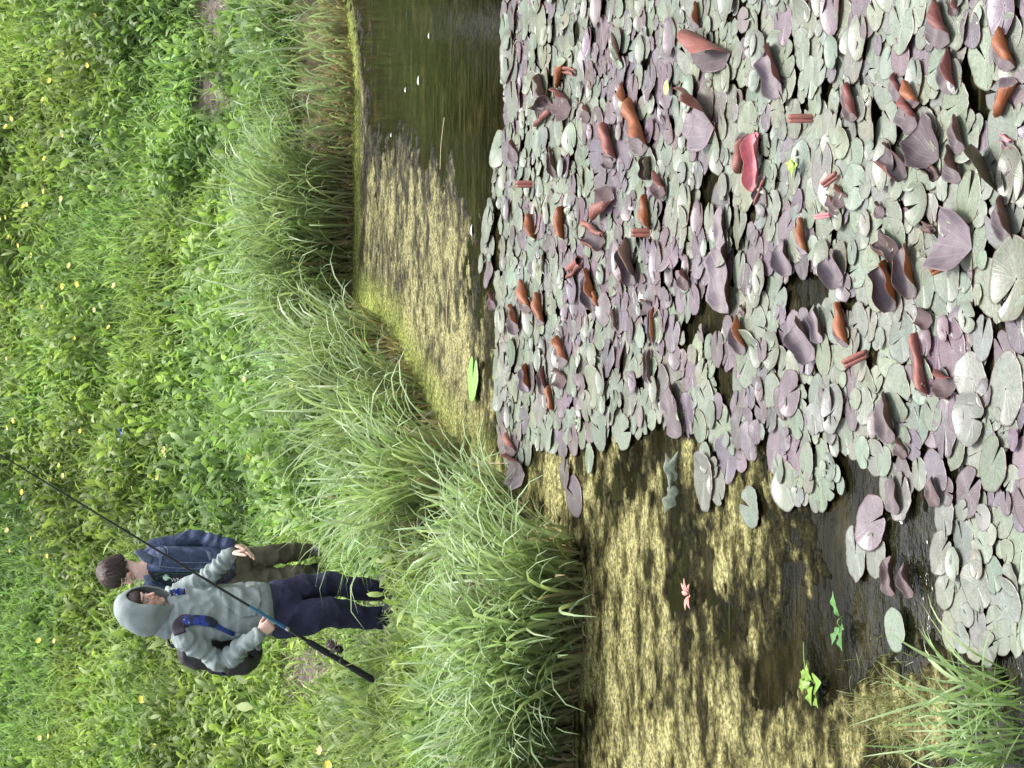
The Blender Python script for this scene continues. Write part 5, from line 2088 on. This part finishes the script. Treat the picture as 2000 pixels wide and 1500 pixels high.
cpt = anychest(324, 1127, .008)
bm = bmesh.new()
nrm = (Vector(CAM) - cpt).normalized()
xr = Vector((1, 0, 0))
dn = (-Z - nrm * (-Z).dot(nrm)).normalized()
sx = dn.cross(nrm).normalized()
if sx.x < 0:
    sx = -sx
ring_loft(bm, [(cpt, sx * .022, dn * .022), (cpt + nrm * .002, sx * .022, dn * .022)], 22)
tube(bm, [cpt + dn * .012, cpt + dn * .030 - sx * .006], [.007, .005], 8)
o = bm_obj('emblem', bm, GREENP, tee)
sub(o)
fc = bpy.data.curves.new('lettering', 'FONT')
fc.body = 'WNNIA'
fc.size = 0.066
fc.extrude = 0.0012
fo = bpy.data.objects.new('lettering', fc)
COL.objects.link(fo)
lme = bpy.data.meshes.new_from_object(fo.evaluated_get(bpy.context.evaluated_depsgraph_get()))
bpy.data.objects.remove(fo)
lp = anychest(334, 1134, .010)
Ml = Matrix(((dn.x, sx.x, nrm.x, lp.x), (dn.y, sx.y, nrm.y, lp.y), (dn.z, sx.z, nrm.z, lp.z), (0, 0, 0, 1)))
for v in lme.vertices:
    w = Ml @ Vector((v.co.x * 0.62, v.co.y * .55, v.co.z))
    h = anychest(*project(w)[:2], .006 + max(0, v.co.z) * 1.5)
    v.co = h if h is not None else w
sub(link('lettering', lme, WHITEP, tee))
TRIM = mat_plain('green_trim', (0.05, 0.14, 0.10), .7, .2)
for pl in ([(303, 1121), (318, 1118), (340, 1119), (365, 1120), (385, 1121)], [(302, 1133), (312, 1126), (320, 1123)]):
    P = [anychest(x, y, .006) for x, y in pl]
    P = [p for p in P if p is not None]
    bm = bmesh.new()
    tube(bm, catmull(P, 3), [.0028] * (3 * (len(P) - 1) + 1), 6)
    sub(bm_obj('trim', bm, TRIM, tee))

# trousers and boots
bm = bmesh.new()
ring_loft(bm, [(QX(440, 1114), t2l * .15, t2f * .11), (QX(462, 1114), t2l * .168, t2f * .125), (QX(485, 1112), t2l * .15, t2f * .11)], 22)
limb(bm, [QX(458, 1096, .0), QX(490, 1090), QX(527, 1085, -.03), QX(565, 1080), QX(592, 1077, .01), QX(602, 1076, .02)], [.100, .092, .078, .070, .060, .056])
limb(bm, [QX(458, 1130, -.02), QX(490, 1133, -.04), QX(527, 1132, -.06), QX(565, 1125, -.08), QX(590, 1120, -.10), QX(600, 1119, -.10)], [.100, .096, .086, .076, .066, .062])
link('trousers', remesh(bm, .007, 4, folds(.016, 8, 8, 10, .002, 40)), OLIVE, root2)
# cargo pocket flap on the thigh
TO = None
BOOT = mat_plain('black_boot', (0.022, 0.022, 0.028), 0.5, 0.3, 40, 0.3, 120)
BSOLE = mat_plain('boot_sole', (0.02, 0.02, 0.02), 0.8)
shoe(root2, a2l, t2f + t2l * .5, BOOT, BSOLE)
shoe(root2, a2r, t2f - t2l * .1, BOOT, BSOLE)
# ================================================================== small things on bank and pond
YEL = mat_plain('yellow_petals', (0.62, 0.55, 0.10), 0.5, 0.15, 60)
PALE = mat_plain('cream_petals', (0.75, 0.70, 0.35), 0.5, 0.15, 60)
STEM = mat_plain('flower_stem', (0.10, 0.18, 0.05), 0.6, 0.2, 40)


def flower_proto(name, mat, rp, cup):
    root = empty(name, (0, 0, 0))
    bm = bmesh.new()
    tube(bm, catmull([Vector((0, 0, -.30)), Vector((.010, 0, -.15)), Vector((0, 0, 0))], 3), [.0016] * 7, 5)
    link('stem', bm_mesh(bm), STEM, root)
    bm = bmesh.new()
    for k in range(6):
        a = 2 * math.pi * k / 6
        d = Vector((math.cos(a), math.sin(a), 0))
        s = Vector((-math.sin(a), math.cos(a), 0))
        pts = [(0.0, .25), (.35, .85), (.75, 1.0), (1.0, .45)]
        row = []
        for t, w in pts:
            z = cup * t * t * rp
            row.append((bm.verts.new(d * (rp * t) - s * (rp * .42 * w) + Z * z), bm.verts.new(d * (rp * t) + s * (rp * .42 * w) + Z * z)))
        for r0, r1 in zip(row, row[1:]):
            bm.faces.new((r0[0], r0[1], r1[1], r1[0]))
    ellip(bm, Vector((0, 0, .002)), Vector((rp * .3, 0, 0)), Vector((0, rp * .3, 0)), Vector((0, 0, rp * .2)), 8)
    link('petals', bm_mesh(bm), mat, root)
    return root


def bm_mesh(bm):
    me = bpy.data.meshes.new('m')
    bm.to_mesh(me)
    bm.free()
    me.polygons.foreach_set('use_smooth', np.ones(len(me.polygons), bool))
    return me


protoA = flower_proto('buttercup', YEL, .024, .5)
protoB = flower_proto('buttercup', PALE, .022, .9)
FLW = [(185, 908), (175, 935), (188, 928), (84, 835), (219, 842), (395, 885), (412, 890), (418, 893), (392, 878), (345, 1068), (158, 1086), (92, 1073), (120, 960), (68, 900), (82, 1035), (130, 1050), (45, 1135), (56, 1133), (20, 1147),
       (150, 1250), (183, 1250), (375, 1108), (350, 1362), (358, 1450), (362, 1365), (388, 1455), (605, 1468), (618, 1495), (162, 1435), (146, 1437), (100, 820), (12, 1145), (60, 1000), (470, 815), (375, 930),
       (205, 35), (240, 65), (262, 33), (205, 80), (163, 160), (185, 110), (205, 230), (245, 130), (150, 197), (85, 235), (90, 232), (75, 250), (185, 265), (60, 325), (155, 312), (70, 430), (112, 405), (150, 375), (195, 390), (15, 365), (30, 365),
       (118, 400), (80, 425), (88, 465), (65, 470), (110, 480), (130, 500), (210, 520), (185, 560), (150, 600), (255, 605), (210, 660), (165, 700), (60, 560), (25, 500), (45, 630), (75, 700), (130, 640), (285, 640), (300, 560), (20, 745), (220, 555), (440, 740), (570, 750)]
first = {0: True, 1: True}
for i, (x, y) in enumerate(FLW):
    kind = 0 if (i % 3 != 2) else 1
    src = protoA if kind == 0 else protoB
    if first[kind]:
        r_ = src
        first[kind] = False
    else:
        r_ = src.copy()
        COL.objects.link(r_)
        for ch in src.children:
            c = ch.copy()
            COL.objects.link(c)
            c.parent = r_
    b = Vector(ground(x, y))
    # stands a hand above the ground on the same sight line
    d = (Vector(CAM) - b).normalized()
    hgt = random.uniform(.28, .34)
    b2 = b + d * (hgt / max(.12, d.z))
    if d.z < .13:
        b2 = b + Vector((0, 0, .12))
    gz = float(tz(b2.x, b2.y))
    r_.location = (b2.x, b2.y, gz + random.uniform(.30, .38))
    r_.rotation_euler = (random.uniform(.1, .9), random.uniform(-.4, .4), random.uniform(-.5, .5))
    s = random.uniform(0.9, 1.4)
    r_.scale = (s, s, s)
    tag(r_, 'bright yellow open flower on a thin stem in the meadow' if kind == 0 else 'pale cream yellow cupped flower on a thin stem in the meadow', 'flower', 'small yellow flowers in the meadow' if kind == 0 else 'pale yellow flowers in the meadow')


# broad-leaved plant at the lower bank, water plants, ivy leaf
BROAD = mat_plain('broad_green_leaf', (0.13, 0.24, 0.075), 0.45, 0.25, 20, 0.3, 60)
LIME = mat_plain('lime_leaf', (0.26, 0.38, 0.07), 0.45, 0.2, 30, 0.2, 60)
MIDG = mat_plain('fresh_green_leaf', (0.07, 0.17, 0.045), 0.4, 0.35, 30, 0.2, 60)
LGRN = mat_plain('yellow_green_leaf', (0.14, 0.24, 0.03), 0.45, 0.35, 30, 0.2, 60)


def leaf_blade(bm, base, d, up, L, W, bend=.3, lobes=0):
    d = Vector(d).normalized()
    up = Vector(up)
    up = (up - d * up.dot(d)).normalized()
    s = d.cross(up)
    n = 14
    rows = []
    for i in range(n + 1):
        t = i / n
        w = W * .5 * (math.sin(math.pi * min(1, t ** .75)) ** .8 if 0 < t < 1 else .04)
        if lobes:
            w *= 1 + .38 * math.sin(t * math.pi * lobes * 2)
        c = Vector(base) + d * (L * t) - up * (bend * L * t * t) + up * (bend * .4 * L * t)
        rows.append([bm.verts.new(c - s * w + up * (w * .35)), bm.verts.new(c), bm.verts.new(c + s * w + up * (w * .35))])
    for r0, r1 in zip(rows, rows[1:]):
        for j in range(2):
            bm.faces.new((r0[j], r0[j + 1], r1[j + 1], r1[j]))


def plant(name, label, cat, at, leaves, mat, stems=()):
    r_ = empty(name, tuple(at))
    tag(r_, label, cat)
    for (d, up, L, W, bend, lobes, off) in leaves:
        bm = bmesh.new()
        leaf_blade(bm, Vector(at) + Vector(off), d, up, L * (.72 if name in ('water_plant', 'water_lily_flower', 'ivy_leaf') else 1), W * (.72 if name in ('water_plant', 'water_lily_flower', 'ivy_leaf') else 1), bend, lobes)
        o = bm_obj('leaf', bm, mat, r_)
        m_ = o.modifiers.new('thick', 'SOLIDIFY')
        m_.thickness = .0015
    for pts in stems:
        bm = bmesh.new()
        tube(bm, catmull([Vector(at) + Vector(p) for p in pts], 4), [.003] * (4 * (len(pts) - 1) + 1), 6)
        bm_obj('stem', bm, STEM, r_)


b = ground(1075, 1478)
plant('broad_leaved_weed', 'broad-leaved weed with a few smooth upright leaves at the foot of the bank', 'plant', b,
      [((.1, -.5, .8), (0, -1, .2), .26, .075, .25, 0, (.02, 0, 0)), ((.6, -.3, .5), (0, -.6, .8), .22, .08, .3, 0, (.04, 0, 0)), ((-.5, -.3, .8), (0, -1, .2), .25, .075, .3, 0, (-.02, 0, 0)),
       ((-.9, -.2, .5), (0, -.6, .8), .24, .08, .35, 0, (-.04, 0, 0)), ((.2, -.9, .35), (0, 0, 1), .20, .07, .2, 0, (0, -.03, 0)), ((.3, .2, .9), (0, -1, 0), .24, .07, .2, 0, (.05, .04, 0)), ((-.2, .1, 1), (0, -1, 0), .28, .07, .2, 0, (-.06, .03, 0))], BROAD)
b = at_z(1593, 1335, .012)
plant('water_plant', 'yellow green floating water plant with rounded crinkled leaves on algae', 'water plant', b,
      [((.2, -.9, .25), (0, 0, 1), .115, .11, .2, 0, (.0, -.02, .01)), ((-.8, -.2, .3), (0, 0, 1), .10, .07, .3, 2, (-.01, 0, .01)), ((.8, .3, .3), (0, 0, 1), .09, .06, .3, 2, (.01, .01, .01)),
       ((-.3, .8, .4), (0, 0, 1), .10, .06, .3, 2, (0, .02, .01)), ((.3, .9, .5), (0, 0, 1), .08, .05, .3, 2, (.02, .02, .01)), ((-.9, -.7, .3), (0, 0, 1), .09, .05, .2, 2, (-.03, -.03, .01))], LGRN,
      [[(0, 0, .005), (.06, .05, .02), (.14, .10, .004)]])
b = at_z(1646, 1215, .015)
plant('water_plant', 'fresh green sprig with pointed leaves standing from dark water', 'water plant', b,
      [((.9, .1, .35), (0, 0, 1), .13, .055, .2, 2, (.02, 0, .01)), ((-.7, .3, .3), (0, 0, 1), .10, .05, .2, 2, (-.02, 0, .01)), ((-.9, -.4, .3), (0, 0, 1), .12, .055, .2, 2, (-.02, -.02, .01)), ((-.3, -.8, .4), (0, 0, 1), .08, .045, .2, 2, (0, -.02, .01))], MIDG,
      [[(.02, 0, 0), (0, 0, .02), (-.03, -.01, .0)]])
b = at_z(1551, 325, .05)
plant('ivy_leaf', 'bright lime ivy-shaped leaf lying among silvery pads', 'leaf', b,
      [((.3, .8, .25), (0, 0, 1), .07, .045, .1, 1, (0, 0, 0)), ((.9, .0, .2), (0, 0, 1), .06, .04, .1, 1, (0, 0, 0)), ((-.9, .1, .2), (0, 0, 1), .06, .04, .1, 1, (0, 0, 0)), ((.1, -.9, .1), (0, 0, 1), .05, .04, .1, 0, (0, 0, 0))], LIME)
# pink water lily buds / petals lying on the algae
PINK = mat_plain('pink_petal', (0.45, 0.21, 0.18), 0.5, 0.25, 40, 0.2, 80)
b = at_z(1350, 1160, .012)
plant('water_lily_flower', 'faded pink flower with spread petals lying on the yellow algae', 'flower', b,
      [((.9, .1, .5), (0, 0, 1), .085, .035, .3, 0, (.01, 0, .01)), ((.6, .7, .5), (0, 0, 1), .075, .03, .3, 0, (.01, .01, .01)), ((.6, -.7, .5), (0, 0, 1), .08, .032, .3, 0, (.01, -.01, .01)), ((.1, .9, .5), (0, 0, 1), .06, .03, .3, 0, (0, .01, .01)),
       ((-.9, .15, .35), (0, 0, 1), .085, .04, .3, 0, (-.01, 0, .01)), ((-.8, -.5, .35), (0, 0, 1), .08, .038, .3, 0, (-.01, -.01, .01)), ((-.1, -.9, .5), (0, 0, 1), .06, .03, .3, 0, (0, -.01, .01))], PINK)
WHT = mat_plain('pale_leaf_back', (0.26, 0.30, 0.22), 0.5, 0.4, 30, 0.2, 60)
b = at_z(1318, 940, .012)
plant('upturned_pad', 'whitish torn pad half sunk upright in the algae, with a red edge', 'leaf', b,
      [((.2, -.1, .9), (0, -1, .2), .055, .13, .1, 1, (.05, 0, 0)), ((-.8, -.1, .35), (0, -1, .3), .13, .055, .1, 2, (-.02, 0, .0)), ((.9, -.1, .35), (0, -1, .3), .13, .045, .1, 2, (.0, 0, .0))], WHT)

# feathery water weed near the right lower corner
P = []
for _ in range(700):
    a = random.gauss(0, 1), random.gauss(0, 1)
    c = at_z(1750 + 40 * a[0], 1395 + 50 * a[1], 0.0)
    P.append(c)
P = np.array(P)
N = len(P)
V, q, C = ribbons(P, rng.uniform(0, 6.28, N), rng.uniform(.03, .08, N), rng.uniform(.002, .004, N), rng.uniform(.2, 1.3, N), rng.uniform(-.5, 1.5, N), 4, [1, 1, .9, .7, .2],
                  np.tile([[0.10, 0.11, 0.035]], (N, 1)), np.tile([[0.24, 0.26, 0.10]], (N, 1)))
tag(link('feathery_water_weed', np_mesh('feathery_water_weed', V, q, C), SEDGE), 'fine feathery yellow weed rising through the algae', 'water weed', kind='stuff')
# grass clump in the near corner
nn = 110
b = at_z(1975, 1440, 0.0)
th = rng.uniform(0, 6.28, nn)
rr_ = .16 * np.sqrt(rng.random(nn))
P = np.stack([rr_ * np.cos(th) * 1.3, rr_ * np.sin(th), np.zeros(nn)], 1)
tone = rng.random((nn, 1))
V, q, C = ribbons(P, np.where(rng.random(nn) < .6, rng.normal(1.6, .9, nn), rng.uniform(0, 6.28, nn)), rng.uniform(.20, .48, nn), rng.uniform(.006, .012, nn), np.abs(rng.normal(.5, .3, nn)), rng.uniform(.3, 1.6, nn), 7,
                  [.6, .9, 1, 1, .95, .8, .5, .04], np.tile([[0.14, 0.22, 0.06]], (nn, 1)), np.array([[0.18, 0.30, 0.10]]) * (1 - tone) + np.array([[0.42, 0.52, 0.30]]) * tone)
o = link('grass_clump', np_mesh('grass_clump', V, q, C), SEDGE)
o.location = b
tag(o, 'pale broad-bladed grass clump in the water at the near corner', 'grass')

# petals, scraps, dead stalks
WHITE = mat_plain('white_petal', (0.75, 0.75, 0.70), 0.5, 0.1, 30)
for (x, y, L, lab) in ((838, 67, .055, 'white petal floating alone on the dark water, upper one'), (818, 153, .085, 'long white petal floating at the edge of the dark water'),
                       (792, 173, .05, 'small cream petal beside the long white one'),
                       (764, 262, .04, 'tiny white petal on the channel algae'), (1762, 1008, .055, 'white petal on the water beside purple pads'), (922, 445, .09, 'cream leaf scrap floating at the channel edge')):
    b = at_z(x, y, .008)
    bm = bmesh.new()
    leaf_blade(bm, Vector((-L / 2, 0, 0)), (1, .2, .05), (0, 0, 1), L * .75, L * .38, .15)
    o = bm_obj('petal', bm, WHITE)
    m_ = o.modifiers.new('thick', 'SOLIDIFY')
    m_.thickness = .0015
    o.location = b
    tag(o, lab, 'petal')
BLUEP2 = mat_plain('blue_plastic', (0.03, 0.06, 0.38), 0.35, 0.15, 40)
b = ground(298, 850)
bm = bmesh.new()
secs = []
for i in range(9):
    t = i / 8
    secs.append((Vector((-.07 + .14 * t, 0, .30 + .015 * math.sin(t * 7))), Vector((0, .028 * math.sin(math.pi * (t * .9 + .05)), .004)), Vector((0, .004, .012 * (1 + .4 * math.sin(t * 9))))))
ring_loft(bm, secs, 10)
o = bm_obj('plastic_scrap', bm, BLUEP2)
o.location = b
tag(o, 'crumpled scrap of blue plastic caught in the meadow leaves', 'litter')
STALK = mat_plain('dead_stalk', (0.36, 0.29, 0.19), 0.7, 0.3, 40)
for (p1, p2, lab) in (((872, 640), (880, 520), 'thin straw stalk floating along the channel algae'), ((860, 330), (868, 230), 'thin straw stalk at the edge of the dark water'), ((940, 905), (1000, 905), 'bent dry stalk above the algae by the tussock')):
    A, B2 = Vector(at_z(*p1, .014)), Vector(at_z(*p2, .014))
    bm = bmesh.new()
    m_ = (A + B2) / 2
    tube(bm, catmull([A - m_, Vector((.0, .012, .004)), B2 - m_], 4), [.0035] * 9, 6)
    o = bm_obj('dead_stalk', bm, STALK)
    o.location = m_
    tag(o, lab, 'stalk')
# two dock plants with big blades in the meadow
for (x, y, n, L, lab, mt) in ((75, 1385, 7, .26, 'pale dock plant with long grey green leaves near the bottom of the meadow', WHT), (225, 305, 8, .22, 'silvery leaved thistle in the upper part of the meadow', WHT),
                              (320, 1062, 8, .20, 'yellow green nettle by the denim jacket shoulder', LGRN), (10, 215, 12, .30, 'dark bushy plant at the far edge of the meadow', mat_plain('dark_leaf', (0.03, 0.07, 0.02), .5, .3, 30))):
    b = ground(x, y)
    lv = []
    for k in range(n):
        a = 2 * math.pi * k / n + random.uniform(-.3, .3)
        lv.append(((math.cos(a), math.sin(a), random.uniform(.25, 1.0)), (0, 0, 1), L * random.uniform(.7, 1.1), L * .2, .3, 0, (0, 0, random.uniform(.04, .12))))
    plant('weed_plant', lab, 'plant', b, lv, mt)

# ------------------------------------------------------------------ wood behind the meadow (seen mirrored in the pond)
P, A_ = [], []
rt = np.random.default_rng(4)
for k in range(46):
    x = -46 + 92 * k / 45 + rt.uniform(-1.5, 1.5)
    y = 42 + rt.uniform(-3, 6)
    gz = float(tz(x, y))
    hgt = rt.uniform(7, 11)
    n = 1500
    u = rt.normal(0, 1, (n, 3))
    u /= np.linalg.norm(u, axis=1, keepdims=True)
    u *= rt.uniform(.35, 1, (n, 1)) ** .5
    lump = 1 + .25 * np.sin(u[:, :1] * 9 + k) * np.cos(u[:, 2:] * 8)
    P.append(np.array([x, y, gz + hgt * .52]) + u * lump * np.array([2.8, 2.6, hgt * .52]))
P = np.vstack(P)
N = len(P)
C0 = np.array([[0.035, 0.065, 0.018]]) * rt.uniform(.5, 1.6, (N, 1))
V, q, C = ribbons(P, rt.uniform(0, 6.28, N), rt.uniform(.3, .6, N), rt.uniform(.25, .45, N), rt.uniform(.3, 1.4, N), rt.uniform(.2, 1, N), 2, [.4, 1, .1], C0, C0 * 1.2)
tag(link('woodland', np_mesh('woodland', V, q, C), LEAF), 'dark wood along the top of the meadow slope', 'wood', kind='stuff')
